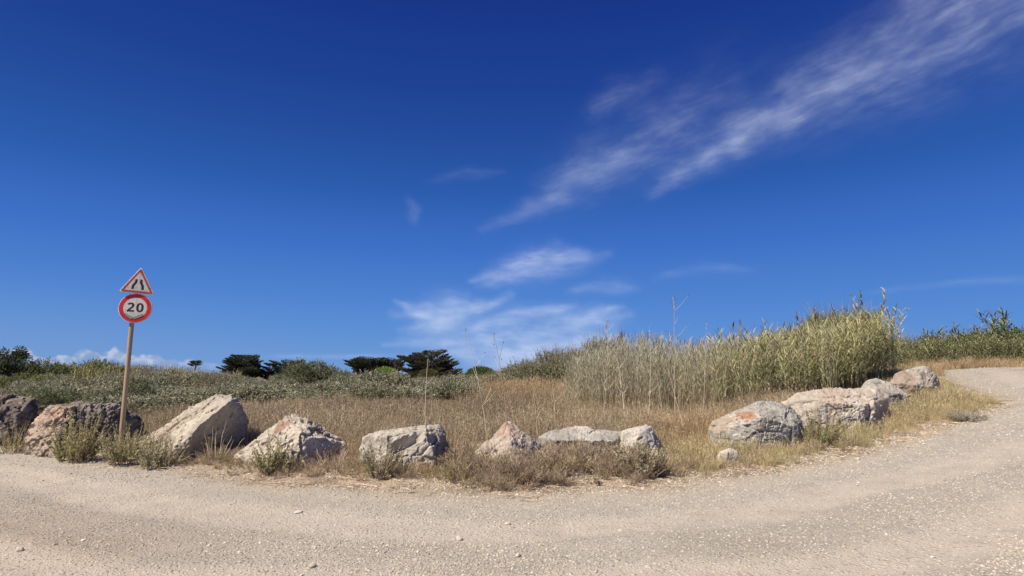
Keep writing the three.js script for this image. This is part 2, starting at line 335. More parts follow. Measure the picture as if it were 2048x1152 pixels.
function boulder(name, label, category, t, pts, look, group) {
  const P = pts.map(([x, y, d]) => ray(x, y, t - d));
  const lo = Math.min(...P.map((p) => p.y)), hi = Math.max(...P.map((p) => p.y));
  for (const p of P.slice()) if (p.y < lo + .4 * (hi - lo)) P.push(new THREE.Vector3(p.x, Math.min(height(p.x, p.z), p.y) - .22, p.z));
  const c = new THREE.Vector3(); P.forEach((p) => c.add(p)); c.multiplyScalar(1 / P.length);
  const hull = new ConvexHull().setFromPoints(P.map((p) => p.clone().sub(c)));
  const planes = hull.faces.map((f) => [f.normal.x, f.normal.y, f.normal.z, f.constant]);
  const base = height(c.x, c.z), g = (look.seed && [2, 3, 4, 5, 10, 11].includes(look.seed) ? icoFine : ico).clone(), a = g.attributes.position, col = new Float32Array(a.count * 3), S = look.seed ?? 1;
  const size = hi - lo, K = look.sharp ?? 200, rough = look.rough ?? 1;
  const patches = (look.patches ?? []).map(([x, y, d, r, k, s]) => [ray(x, y, t - d), r, k, s ?? .8]);
  const crack = look.crack && { a: ray(look.crack[0][0], look.crack[0][1], t - look.crack[0][2]), b: ray(look.crack[1][0], look.crack[1][1], t - look.crack[1][2]), w: look.crack[2], d: look.crack[3] };
  const st = look.strata ? unit(...look.strata) : null;
  for (let i = 0; i < a.count; i++) {
    const x = a.getX(i), y = a.getY(i), z = a.getZ(i);
    let m = 1e9; for (const q of planes) { const k = q[0] * x + q[1] * y + q[2] * z; if (k > 1e-4) m = Math.min(m, q[3] / k); }
    let e = 0; for (const q of planes) { const k = q[0] * x + q[1] * y + q[2] * z; if (k > 1e-4) { const r = q[3] / k; if (r < m * 1.6) e += Math.exp(-K * (r - m)); } }
    let r = m - Math.log(e) / K * .7;
    const X = c.x + x * r, Y = c.y + y * r, Z = c.z + z * r, o = S * 13.7;
    // broken limestone: big chips, ridged mid relief, grain
    const chip = fbm3(X * 2.1 + o, Y * 2.1, Z * 2.1, 3) - .5, mid = Math.abs(fbm3(X * 5 + o, Y * 5 + 3, Z * 5, 3) - .5) * 2, fine = fbm3(X * 15, Y * 15 + o, Z * 15, 3) - .5, grain = noise3(X * 55, Y * 55, Z * 55) - .5;
    const wob = .35 * (fbm3(X * 6, Y * 6, Z * 6, 2) - .5), ch1 = chips(X * 3.0 + o + wob, Y * 3.0 - wob, Z * 3.0 + wob, S), ed1 = chips.edge, ch2 = chips(X * 8.5 + wob, Y * 8.5 + o, Z * 8.5, S + 7), ed2 = chips.edge, ch3 = chips(X * 20, Y * 20, Z * 20 + o, S + 13);
    const step = Math.floor((fbm3(X * 3.1, Y * 3.1 + o, Z * 3.1, 2)) * 9) / 9 - .5;
    let dr = rough * (chip * .06 + step * .03 + ch1 * .060 + ch2 * .026 + ch3 * .014 - .030 * smooth(.07, .0, ed1) * smooth(.4, .6, noise3(X * 2, Y * 2 + 9, Z * 2)) - .010 * smooth(.10, .0, ed2) - (.12 - Math.min(mid, .12)) * .10 + fine * .022 + grain * .010);
    if (st) { const s = X * st[0] + Y * st[1] + Z * st[2] + .22 * fbm3(X * 2.4, Y * 2.4, Z * 2.4, 4), f = s * (look.layers ?? 9); const cut = smooth(.42, .6, fbm3(X * 3 + 8, Y * 3, Z * 3, 3)); dr += cut * (.016 * (smooth(.05, .3, f - Math.floor(f)) - 1)) + .012 * (hash3(Math.floor(f), 3, S) - .5); }
    if (crack) { const ab = crack.b.clone().sub(crack.a), ap = new THREE.Vector3(X, Y, Z).sub(crack.a), tt = clamp(ap.dot(ab) / ab.lengthSq()), q = ap.addScaledVector(ab, -tt); q.z *= .5; const dd = q.length() + (fbm3(X * 7, Y * 7, Z * 7, 2) - .5) * .06; dr -= crack.d * smooth(crack.w, crack.w * .25, dd); }
    r += dr * clamp(size, .4, 1.1);
    a.setXYZ(i, c.x + x * r - c.x, c.y + y * r - base, c.z + z * r - c.z);
    let k = mix3(look.a, look.b, smooth(.32, .68, fbm3(X * 2.3 + o, Y * 2.3, Z * 2.3, 4)));
    if (look.c) k = mix3(k, look.c, .85 * smooth(.56, .66, fbm3(X * 3.3, Y * 3.3 + o, Z * 3.3, 4)));
    for (const [p, R, kc, s] of patches) { const d = Math.hypot(X - p.x, Y - p.y, Z - p.z) / R + (fbm3(X * 5, Y * 5, Z * 5 + o, 4) - .5) * 1.5; k = mix3(k, kc, s * smooth(1, .72, d)); }
    if (look.veins) k = mix3(k, look.veins, .75 * smooth(.035, .012, Math.abs(fbm3(X * 2.6 + 5, Y * 4 + o, Z * 2.6, 4) - .5)));
    k = mul3(k, .80 + .42 * fbm3(X * 11, Y * 11, Z * 11 + o, 3));
    k = mul3(k, .80 + .40 * noise3(X * 60 + 3, Y * 60, Z * 60));
    k = mix3(k, mul3(k, .55), .8 * smooth(.70, .80, fbm3(X * 26, Y * 26 + o, Z * 26, 2)));          // dark lichen specks
    k = mix3(k, [.74, .70, .62], .5 * smooth(.68, .76, fbm3(X * 18 + 31, Y * 18, Z * 18 + o, 3)));  // pale chips
    col.set([k[0] * .585, k[1] * .605, k[2] * .64], i * 3);
  }
  g.setAttribute('color', new THREE.BufferAttribute(col, 3)); g.computeVertexNormals();
  const o = new THREE.Mesh(g, rockMat); o.position.set(c.x, base, c.z);
  tag(add(o, name), label, category, group);
  boulders.push({ x: c.x, z: c.z, r: Math.max(...P.map((p) => Math.hypot(p.x - c.x, p.z - c.z))), P });
  return o;
}
const ROW = 'boulders lining the verge';
const pale = [.62, .55, .45], cream = [.70, .62, .51], pink = [.56, .38, .29], rust = [.48, .23, .12], grey = [.40, .385, .35], stone = [.50, .45, .375], umber = [.27, .205, .175], ochre = [.60, .40, .24];
boulder('boulder', 'dark rugged boulder cut off by the left edge of the photo', 'boulder', 12.6, [[-130, 805, 0], [-60, 792, -.1], [30, 791, .1], [70, 798, .1], [76, 828, .0], [60, 868, .25], [20, 885, .6], [-60, 888, .8], [-130, 885, .5], [-40, 815, .5], [40, 812, .4], [-60, 800, -1], [60, 805, -1], [60, 870, -1]], { a: [.29, .24, .21], b: [.18, .145, .125], c: [.44, .385, .325], seed: 1, rough: 1.5 }, ROW);
boulder('boulder', 'boulder with an orange left face and a dark craggy front behind the sign post', 'boulder', 11.2, [[52, 880, .35], [72, 842, .35], [104, 812, .1], [150, 808, 0], [240, 804, -.3], [264, 822, -.45], [284, 852, -.5], [286, 885, -.4], [245, 918, .1], [118, 905, .95], [136, 813, .35], [84, 905, .8], [122, 850, .7], [110, 815, -1], [240, 812, -1.1], [275, 880, -1.1], [70, 880, -.9]], { a: [.225, .185, .16], b: [.145, .115, .103], c: [.30, .26, .22], seed: 2, rough: 1.55, patches: [[84, 848, .4, .60, [.66, .50, .37], .9], [104, 832, .35, .40, [.64, .44, .31], .7], [80, 890, .75, .5, [.52, .41, .32], .85], [200, 808, 0, .4, [.42, .37, .33], .5]] }, ROW);
boulder('boulder', 'largest pale boulder, tilted slab sloping down left towards the sign post', 'boulder', 10.6, [[278, 886, .1], [300, 916, .75], [335, 912, .95], [402, 848, .85], [456, 806, .45], [430, 790, -.25], [474, 796, -.05], [493, 828, -.3], [491, 895, -.55], [440, 928, -.4], [320, 928, .25], [430, 796, -1], [489, 842, -1.1], [300, 880, -1], [480, 922, -1.1]], { a: [.62, .54, .43], b: [.52, .455, .37], c: [.70, .62, .50], seed: 3, rough: .95, patches: [[330, 850, .3, .35, [.55, .43, .33], .5], [470, 815, .1, .4, [.50, .46, .41], .7]] }, ROW);
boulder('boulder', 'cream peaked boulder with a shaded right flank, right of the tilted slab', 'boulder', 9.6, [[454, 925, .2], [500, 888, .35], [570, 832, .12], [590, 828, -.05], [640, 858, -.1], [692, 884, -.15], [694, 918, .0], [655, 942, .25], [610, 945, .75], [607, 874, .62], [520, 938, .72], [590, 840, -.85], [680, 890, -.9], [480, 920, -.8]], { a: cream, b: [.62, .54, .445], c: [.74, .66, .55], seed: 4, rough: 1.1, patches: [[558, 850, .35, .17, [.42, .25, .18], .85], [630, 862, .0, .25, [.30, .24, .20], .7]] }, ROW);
boulder('boulder', 'blocky grey-cream boulder with a dark slanting crack across its front', 'boulder', 9.05, [[721, 884, .2], [734, 872, .35], [762, 862, 0], [845, 847, -.1], [880, 853, -.15], [892, 872, -.1], [890, 935, .0], [880, 965, .15], [730, 965, .35], [721, 930, .3], [775, 874, .5], [858, 864, .42], [790, 960, .75], [872, 955, .55], [760, 865, -.85], [872, 856, -.85], [740, 950, -.85], [892, 950, -.85]], { a: [.60, .54, .455], b: [.50, .45, .38], c: [.68, .61, .515], seed: 5, rough: .8, crack: [[786, 895, .52], [838, 872, .45], .10, .16], patches: [[885, 880, .1, .3, [.38, .34, .30], .6]] }, ROW);
boulder('boulder', 'pinkish pyramid-shaped boulder rising from dry brush in the middle of the verge', 'boulder', 9.05, [[926, 928, .1], [975, 882, .12], [1012, 844, .05], [1022, 843, 0], [1052, 868, 0], [1086, 889, -.1], [1098, 938, 0], [1035, 948, .6], [960, 942, .5], [1022, 880, .36], [1015, 850, -.6], [1082, 920, -.7], [940, 925, -.65]], { a: [.61, .53, .445], b: [.56, .46, .38], c: [.68, .61, .515], seed: 6, rough: .85, patches: [[1008, 855, .1, .22, pink, .8]] }, ROW);
boulder('boulder', 'low flat grey boulder half buried in the brush beside the pyramid-shaped one', 'boulder', 9.9, [[1073, 873, .1], [1100, 862, .12], [1155, 853, 0], [1182, 857, 0], [1212, 860, 0], [1246, 866, 0], [1252, 932, .2], [1080, 935, .2], [1112, 880, .4], [1228, 882, .4], [1090, 870, -.55], [1240, 868, -.55], [1090, 930, -.55], [1240, 930, -.55]], { a: [.52, .49, .435], b: [.43, .405, .365], c: [.64, .60, .53], seed: 7, rough: 1.1 }, ROW);
boulder('boulder', 'white blocky boulder behind the bushy silver-leaved plant', 'boulder', 9.75, [[1240, 866, .05], [1255, 859, .2], [1292, 850, 0], [1304, 851, 0], [1326, 892, 0], [1334, 938, .1], [1236, 938, .3], [1280, 866, .4], [1312, 902, .42], [1250, 862, -.5], [1300, 853, -.5], [1332, 930, -.5]], { a: [.72, .67, .58], b: [.64, .585, .50], c: [.76, .71, .62], seed: 8, rough: .8 }, ROW);
boulder('boulder', 'small grey-white boulder alone in the grass below the reeds', 'boulder', 12.8, [[1343, 870, .1], [1352, 856, .1], [1370, 853, 0], [1382, 866, 0], [1384, 885, .05], [1345, 888, .15], [1362, 868, .25], [1350, 858, -.3], [1378, 858, -.3], [1380, 885, -.3]], { a: [.58, .55, .51], b: [.48, .46, .43], seed: 9, rough: .8 }, ROW);
boulder('boulder', 'grey banded boulder with orange-red stains on its upper left', 'boulder', 10.6, [[1416, 854, .1], [1428, 840, .1], [1468, 824, .12], [1510, 803, 0], [1546, 802, 0], [1582, 812, 0], [1599, 835, .1], [1614, 872, .1], [1602, 898, .2], [1500, 902, .6], [1445, 898, .5], [1426, 868, .4], [1520, 834, .5], [1588, 852, .4], [1440, 840, -.6], [1520, 806, -.9], [1590, 825, -.9], [1600, 890, -.9], [1450, 890, -.8]], { a: [.47, .45, .405], b: [.40, .385, .345], c: [.55, .525, .465], seed: 10, rough: .75, strata: [.25, 1, .35], layers: 8, veins: [.70, .66, .58], patches: [[1490, 826, .35, .20, rust, .8], [1468, 834, .35, .14, rust, .7], [1494, 840, .4, .10, [.52, .30, .18], .8], [1430, 845, .2, .3, [.52, .42, .31], .8]] }, ROW);
boulder('boulder', 'long cream and pink boulder under the green reeds', 'boulder', 11.8, [[1564, 806, 0], [1590, 786, .2], [1632, 779, .1], [1700, 777, 0], [1756, 778, 0], [1776, 796, 0], [1780, 852, 0], [1762, 868, .2], [1700, 878, .6], [1600, 878, .6], [1574, 842, .4], [1640, 802, .5], [1730, 812, .5], [1600, 790, -.9], [1750, 780, -.9], [1770, 860, -.9], [1590, 860, -.8]], { a: [.63, .555, .46], b: [.60, .49, .40], c: [.72, .66, .57], seed: 11, rough: 1.0, patches: [[1680, 795, .3, .4, [.58, .45, .365], .6], [1720, 835, .5, .4, [.68, .63, .55], .7]] }, ROW);
boulder('boulder', 'small grey wedge-shaped boulder resting between the pink boulder and the rounded one', 'boulder', 13.2, [[1721, 778, .1], [1738, 759, .1], [1754, 757, 0], [1792, 772, 0], [1818, 790, .1], [1812, 810, .2], [1730, 810, .3], [1762, 784, .4], [1730, 770, -.6], [1760, 760, -.7], [1810, 790, -.6], [1740, 810, -.6]], { a: [.58, .53, .46], b: [.47, .43, .375], c: [.66, .61, .54], seed: 12, rough: .9 }, ROW);
boulder('boulder', 'rounded boulder with a brown upper left side, last of the row on the right', 'boulder', 14.7, [[1774, 772, .1], [1793, 747, .1], [1824, 736, 0], [1850, 733, 0], [1872, 748, 0], [1881, 775, 0], [1880, 812, .1], [1780, 812, .2], [1832, 770, .55], [1862, 775, .4], [1800, 765, .4], [1790, 750, -.8], [1850, 737, -1], [1876, 770, -.9], [1870, 810, -.9], [1785, 810, -.8]], { a: [.54, .485, .41], b: [.46, .41, .345], c: [.62, .57, .49], seed: 13, rough: .95, patches: [[1804, 756, .25, .50, [.42, .31, .235], .75]] }, ROW);
boulder('rock', 'pale knobbly rock in the grass in front of the grey banded boulder', 'rock', 9.2, [[1434, 910, .05], [1444, 899, .05], [1460, 894, 0], [1474, 903, .02], [1478, 918, .08], [1436, 919, .1], [1455, 903, .16], [1446, 900, -.14], [1470, 902, -.14]], { a: [.78, .70, .60], b: [.70, .60, .50], seed: 14, rough: .75 });

// ───────────────────────── road sign ─────────────────────────
const dirt = noiseTexture(256, (u, v) => { const a = fbm2(u * 9, v * 4, 4), b = fbm2(u * 40, v * 14 + 5, 3), k = 255 * (1 - .14 * smooth(.45, .75, a) - .25 * smooth(.64, .78, b)); return [k, k * .99, k * .97]; }, 1.4, true);
const painted = (c, r = .5) => new THREE.MeshStandardMaterial({ color: new THREE.Color().setRGB(...c), roughness: r, map: dirt });
{
  const at = spot(239, 10.5), S = new THREE.Group(); S.position.copy(at); S.scale.setScalar(.84);
  const M = { pole: null, white: painted([.60, .61, .61], .45), rim: painted([.64, .65, .66], .4), red: painted([.60, .02, .03], .45), faded: painted([.47, .055, .06], .55), black: painted([.012, .012, .014], .5), sticker: painted([.30, .33, .29], .5), steel: new THREE.MeshStandardMaterial({ color: 0x8b8d8f, metalness: .7, roughness: .5 }) };
  // weathered tan paint on the post
  const pg = new THREE.CylinderGeometry(.046, .048, 3.68, 20, 96); const pc = [];
  for (let i = 0; i < pg.attributes.position.count; i++) { const x = pg.attributes.position.getX(i), y = pg.attributes.position.getY(i), z = pg.attributes.position.getZ(i); let k = mix3([.36, .26, .165], [.33, .265, .195], smooth(.3, .7, fbm3(x * 9, y * 2.2, z * 9, 4))); k = mix3(k, [.28, .18, .11], .7 * smooth(.58, .72, fbm3(x * 20, y * 5 + 4, z * 20, 4))); pc.push(...mul3(k, .88 + .24 * fbm3(x * 40, y * 11, z * 40, 2))); }
  pg.setAttribute('color', new THREE.Float32BufferAttribute(pc, 3));
  M.pole = new THREE.MeshStandardMaterial({ vertexColors: true, roughness: .7 });
  const part = (name, g, m, parent, p = [0, 0, 0]) => { const o = new THREE.Mesh(g, m); o.name = name; o.position.set(...p); parent.add(o); return o; };
  part('pole', pg, M.pole, S, [0, 1.84 - .2, 0]);
  const face = new THREE.Group(); // both plates share the post's turn
  const yaw = .30, H1 = 3.145, H2 = 3.705;
  const ex = (shape, depth, bevel = 0, seg = 24) => new THREE.ExtrudeGeometry(shape, { depth, bevelEnabled: bevel > 0, bevelSize: bevel, bevelThickness: bevel, bevelSegments: 2, curveSegments: seg });
  const circle = (r, hole) => { const s = new THREE.Shape(); s.absarc(0, 0, r, 0, Math.PI * 2); if (hole) { const h = new THREE.Path(); h.absarc(0, 0, hole, 0, Math.PI * 2, true); s.holes.push(h); } return s; };
  const tri = (r, round) => { const P = [90, 210, 330].map((a) => [Math.cos(a * Math.PI / 180) * r, Math.sin(a * Math.PI / 180) * r]), s = new THREE.Shape(); for (let i = 0; i < 3; i++) { const a = P[i], b = P[(i + 2) % 3], c = P[(i + 1) % 3], u = [b[0] - a[0], b[1] - a[1]], v = [c[0] - a[0], c[1] - a[1]], L = Math.hypot(...u), p = [a[0] + u[0] / L * round, a[1] + u[1] / L * round], q = [a[0] + v[0] / L * round, a[1] + v[1] / L * round]; if (i) s.lineTo(...p); else s.moveTo(...p); s.quadraticCurveTo(a[0], a[1], q[0], q[1]); } s.closePath(); return s; };
  const ring = (o, i) => { const s = o; s.holes.push(new THREE.Path(i.getPoints(8).reverse())); return s; };
  // round plate
  const disc = part('round_plate', ex(circle(.325), .022, .004, 48), M.rim, S, [Math.sin(yaw) * .06 + .06, H1, Math.cos(yaw) * .06 - .02]); disc.rotation.set(0, yaw, -.035);
  disc.userData.label = 'round speed limit plate reading 20';
  part('white_field', ex(circle(.232), .002, 0, 48), M.white, disc, [0, 0, .0265]);
  part('red_border', ex(circle(.314, .232), .0025, 0, 48), M.red, disc, [0, 0, .0265]);
  const font = await new FontLoader().loadAsync('fonts/droid/droid_sans_bold.typeface.json');
  [['2', -.168], ['0', .010]].forEach(([ch, x]) => { const g = new TextGeometry(ch, { font, size: .198, depth: .0015, curveSegments: 8, bevelEnabled: false }); g.scale(1.06, 1, 1); part('digit', g, M.black, disc, [x, -.082, .0288]); });
  for (const [s, x, y, a] of [[-1, -.108, -.196, -.55], [1, .085, -.19, .47]]) { const b = part('sticker', new THREE.BoxGeometry(.185, .054, .002), M.black, disc, [x, y, .0305]); b.rotation.z = a; part('sticker_panel', new THREE.BoxGeometry(.165, .034, .002), M.sticker, b, [0, .002, .002]); }
  // triangular plate
  const tp = part('triangular_plate', ex(tri(.395, .05), .022, .004), M.rim, S, [Math.sin(yaw + .06) * .06 + .085, H2 - .035, Math.cos(yaw + .06) * .06]); tp.rotation.set(0, yaw + .06, -.075);
  tp.userData.label = 'triangular road narrows warning plate';
  part('white_field', ex(tri(.285, .02), .002), M.white, tp, [0, 0, .0265]);
  part('red_border', ex(ring(tri(.365, .045), tri(.285, .02)), .0025), M.faded, tp, [0, 0, .0265]);
  const bar = (side) => { const q = (x, y) => [x * side, y], s = new THREE.Shape(), P = [[-.115, -.115], [-.07, -.115], [-.062, -.04], [-.02, .03], [-.018, .11], [-.062, .11], [-.066, .045], [-.106, -.03]].map(([x, y]) => q(x - (-.005), y)); s.moveTo(...P[0]); P.slice(1).forEach((p) => s.lineTo(...p)); s.closePath(); return ex(s, .0015); };
  part('narrowing_line', bar(1), M.black, tp, [-.012, .005, .0288]); part('narrowing_line', bar(-1), M.black, tp, [.012, .005, .0288]);
  for (const y of [H1 - .14, H1 + .14, H2 - .1]) { const c = part('clamp', new THREE.CylinderGeometry(.054, .054, .03, 20), M.steel, S, [0, y, 0]); const k = part('bracket', new THREE.BoxGeometry(.06, .028, .05), M.steel, c, [Math.sin(yaw) * .045, 0, Math.cos(yaw) * .045]); k.rotation.y = yaw; }
  part('pole_cap', new THREE.SphereGeometry(.047, 16, 6, 0, 6.2832, 0, Math.PI / 2), M.steel, S, [0, 3.48, 0]);
  tag(add(S, 'road_sign'), 'road sign on a tan post, triangular warning plate above a round 20 plate', 'road sign');
}

// ───────────────────────── plant materials ─────────────────────────
const strawMat = new THREE.MeshPhysicalMaterial({ vertexColors: true, roughness: 1, transmission: .3, thickness: 0, side: THREE.DoubleSide, specularIntensity: .3 });
const leafMat = new THREE.MeshPhysicalMaterial({ vertexColors: true, roughness: 1, transmission: .3, thickness: 0, side: THREE.DoubleSide, specularIntensity: .3 });
const reedMat = leafMat.clone(); reedMat.transmission = .5;
const woodMat = new THREE.MeshStandardMaterial({ vertexColors: true, roughness: 1, side: THREE.DoubleSide });

// many copies of a few variants as one "stuff" object
function stuff(name, child, label, category, variants, mat, places) {
  const G = new THREE.Group(); G.name = numbered(name);
  const sets = variants.map(() => []); places.forEach((p, i) => sets[p.v ?? i % variants.length].push(p));
  const m = new THREE.Matrix4(), q = new THREE.Quaternion(), e = new THREE.Euler(), c = new THREE.Color();
  variants.forEach((g, v) => {
    if (!sets[v].length) return;
    const I = new THREE.InstancedMesh(g, mat, sets[v].length); I.name = child; I.userData.kind = 'stuff';
    sets[v].forEach((p, i) => {
      e.set(p.tx ?? 0, p.ry, p.tz ?? 0, 'YXZ'); q.setFromEuler(e);
      const s = p.s; m.compose(new THREE.Vector3(p.x, p.y, p.z), q, Array.isArray(s) ? new THREE.Vector3(...s) : new THREE.Vector3(s, s, s));
      I.setMatrixAt(i, m); I.setColorAt(i, c.setRGB(...(p.c ?? [1, 1, 1])));
    });
    G.add(I);
  });
  scene.add(shadowed(G));
  return tag(G, label, category, null, 'stuff');
}
const inBoulder = (x, z, k = .55) => boulders.some((b) => Math.hypot(b.x - x, b.z - z) < b.r * k);

// grass tuft, blades curving outwards
function tuft(seed, n, H, spread, lean, w, cols, droop = .25, heads = 0) {
  const R = rng(seed), b = new GB();
  for (let k = 0; k < n; k++) {
    const a = R() * 6.2832, r = spread * Math.sqrt(R()), x = Math.cos(a) * r, z = Math.sin(a) * r, az = a + (R() - .5) * 2.2, h = H * (.45 + .65 * R()), l = lean * (.15 + R()) * h, dr = droop * R() * h;
    const d = [Math.cos(az), 0, Math.sin(az)], sa = R() * 6.2832, side = [Math.cos(sa), 0, Math.sin(sa)], pts = [], ww = w * (.6 + .8 * R());
    for (let i = 0; i <= 3; i++) { const s = i / 3; pts.push([x + d[0] * l * s ** 1.7, h * s - dr * s * s, z + d[2] * l * s ** 1.7]); }
    const c = cols[Math.floor(R() * cols.length)], v = .75 + .5 * R();
    b.ribbon(pts, [ww, ww * .85, ww * .55, 0], side, mul3(c, v));
    if (R() < heads) { const o = pts[3]; for (let j = 0; j < 5; j++) { const q = unit(d[0] * .5 + (R() - .5), .9, d[2] * .5 + (R() - .5)); b.leaf([o[0], o[1] - j * .02, o[2]], q, across(q, R), .035 + .02 * R(), .004, mul3(c, v * 1.1)); } }
  }
  return b.geo();
}
// twiggy dead herb, forked stems
function twigs(seed, n, H, spread, cols, leafy = 0) {
  const R = rng(seed), b = new GB();
  for (let k = 0; k < n; k++) {
    const a = R() * 6.2832, r = spread * .35 * Math.sqrt(R()), h = H * (.5 + .6 * R()), d = [Math.cos(a), 0, Math.sin(a)], out = spread * (.2 + .9 * R()), c = mul3(cols[Math.floor(R() * cols.length)], .7 + .6 * R());
    const pts = []; for (let i = 0; i <= 4; i++) { const s = i / 4; pts.push([d[0] * (r + out * s ** 1.3) + (R() - .5) * .03, h * s, d[2] * (r + out * s ** 1.3) + (R() - .5) * .03]); }
    const sa = R() * 6.2832; b.ribbon(pts, [.0045, .004, .0034, .0028, .0012], [Math.cos(sa), 0, Math.sin(sa)], c);
    const m = 4 + Math.floor(R() * 5);
    for (let j = 0; j < m; j++) {
      const s = 1 + Math.floor(R() * 3), o = pts[s], q = unit(d[0] * .5 + (R() - .5) * 1.6, .5 + R() * .6, d[2] * .5 + (R() - .5) * 1.6), L = (.08 + .16 * R()) * H * 1.6, e = [o[0] + q[0] * L, o[1] + q[1] * L, o[2] + q[2] * L], sd = across(q, R);
      b.ribbon([o, e], [.003, .0012], sd, c);
      for (let i = 0; i < 2; i++) { const q2 = unit(q[0] + (R() - .5) * 1.3, q[1] + (R() - .2) * .6, q[2] + (R() - .5) * 1.3), t = .4 + R() * .5, o2 = [o[0] + q[0] * L * t, o[1] + q[1] * L * t, o[2] + q[2] * L * t], L2 = L * .55; b.ribbon([o2, [o2[0] + q2[0] * L2, o2[1] + q2[1] * L2, o2[2] + q2[2] * L2]], [.0026, .001], across(q2, R), c); }
      if (R() < leafy) for (let i = 0; i < 3; i++) { const q2 = unit(q[0] + (R() - .5) * 2, q[1] + R() * .5, q[2] + (R() - .5) * 2), t = R(); b.leaf([o[0] + q[0] * L * t, o[1] + q[1] * L * t, o[2] + q[2] * L * t], q2, across(q2, R), .035, .006, mul3([.30, .28, .17], .7 + .6 * R())); }
    }
  }
  return b.geo();
}
const straw = [[.54, .435, .29], [.48, .38, .25], [.45, .36, .26], [.58, .48, .34], [.39, .31, .22]];
const mauve = [[.44, .365, .255], [.40, .33, .235], [.48, .405, .285], [.34, .28, .20], [.52, .44, .31]];
const golden = [[.55, .46, .28], [.50, .42, .25], [.46, .39, .24], [.58, .50, .33], [.40, .355, .21]];

// start of the shrub belt by photograph column
const beltAt = (px) => { const P = [[-200, 14.5], [0, 14.8], [240, 15.8], [330, 17.5], [500, 19], [620, 20.5], [720, 22.5], [920, 24], [960, 35], [1060, 42]]; let i = 0; while (i < P.length - 2 && px > P[i + 1][0]) i++; return lerp(P[i][1], P[i + 1][1], clamp((px - P[i][0]) / (P[i + 1][0] - P[i][0]))); };
// ───────────────────────── dry field grass ─────────────────────────
{
  const V = [0, 1, 2, 3].map((k) => tuft(100 + k, 46, .5, .13, .45, .0045, mauve, .2, .35)).concat([0, 1].map((k) => tuft(120 + k, 40, .55, .14, .5, .0045, straw, .25, .4)));
  const R = rng(17), P = [];
  const tint = (x, z) => { let c = [1, 1, 1]; const n = fbm2(x * .22 + 3, z * .22, 3); c = mix3(c, [1.05, .98, .86], smooth(.5, .7, n)); c = mix3(c, [.78, .76, .74], smooth(.46, .3, n)); const o = smooth(-22, -30, z) * smooth(-7, 0, x) * smooth(9, 5, x); c = mix3(c, [1.05, .97, .85], o * .8); const g = smooth(-7, -12, x); c = mix3(c, [.80, .83, .76], g * .7); const k = .76 + .34 * R(); return mul3(c, k); };
  for (const [n, x0, x1, z0, z1, s0, s1] of [[10500, -19, 8, -22, -9.6, .75, 1.15], [8200, -36, 12, -36, -22, 1.0, 1.5], [5200, -70, 16, -62, -36, 1.3, 2.1], [3600, -120, 20, -120, -62, 2.2, 3.4]]) for (let i = 0; i < n; i++) {
    const x = lerp(x0, x1, R()), z = lerp(z0, z1, R()), d = road(x, z); if (d > -1.5 || Math.abs(x) > -z * .98 + 3 || inBoulder(x, z, .5)) continue;
    if (Math.hypot((x + 3.0) / 1.8, (z + 23.4) / 1.3) < 1 && R() < .85) continue;                // bare sandy patch
    const dens = smooth(.32, .55, fbm2(x * .5 + 20, z * .5, 3)) * .72 + .28; if (R() > dens) continue;
    const bx = 1024 + x / -z * FOCAL; if (bx < 960 && -z > beltAt(bx) - .5 && R() < .88) continue;
    const near = smooth(-1.4, -3, d), s = lerp(s0, s1, R()) * (.6 + .4 * near) * (.55 + .95 * fbm2(x * .45, z * .45 + 8, 3)) * (R() < .03 ? 1.35 : 1);
    P.push({ x, y: height(x, z, d) - .015, z, ry: R() * 6.28, s, tx: (R() - .5) * .16, tz: (R() - .5) * .2, c: tint(x, z), v: R() < .72 ? Math.floor(R() * 4) : 4 + Math.floor(R() * 2) });
  }
  stuff('dry_field_grass', 'grass_tuft', 'brown dry grass filling the field behind the boulders', 'grass', V, strawMat, P);
}
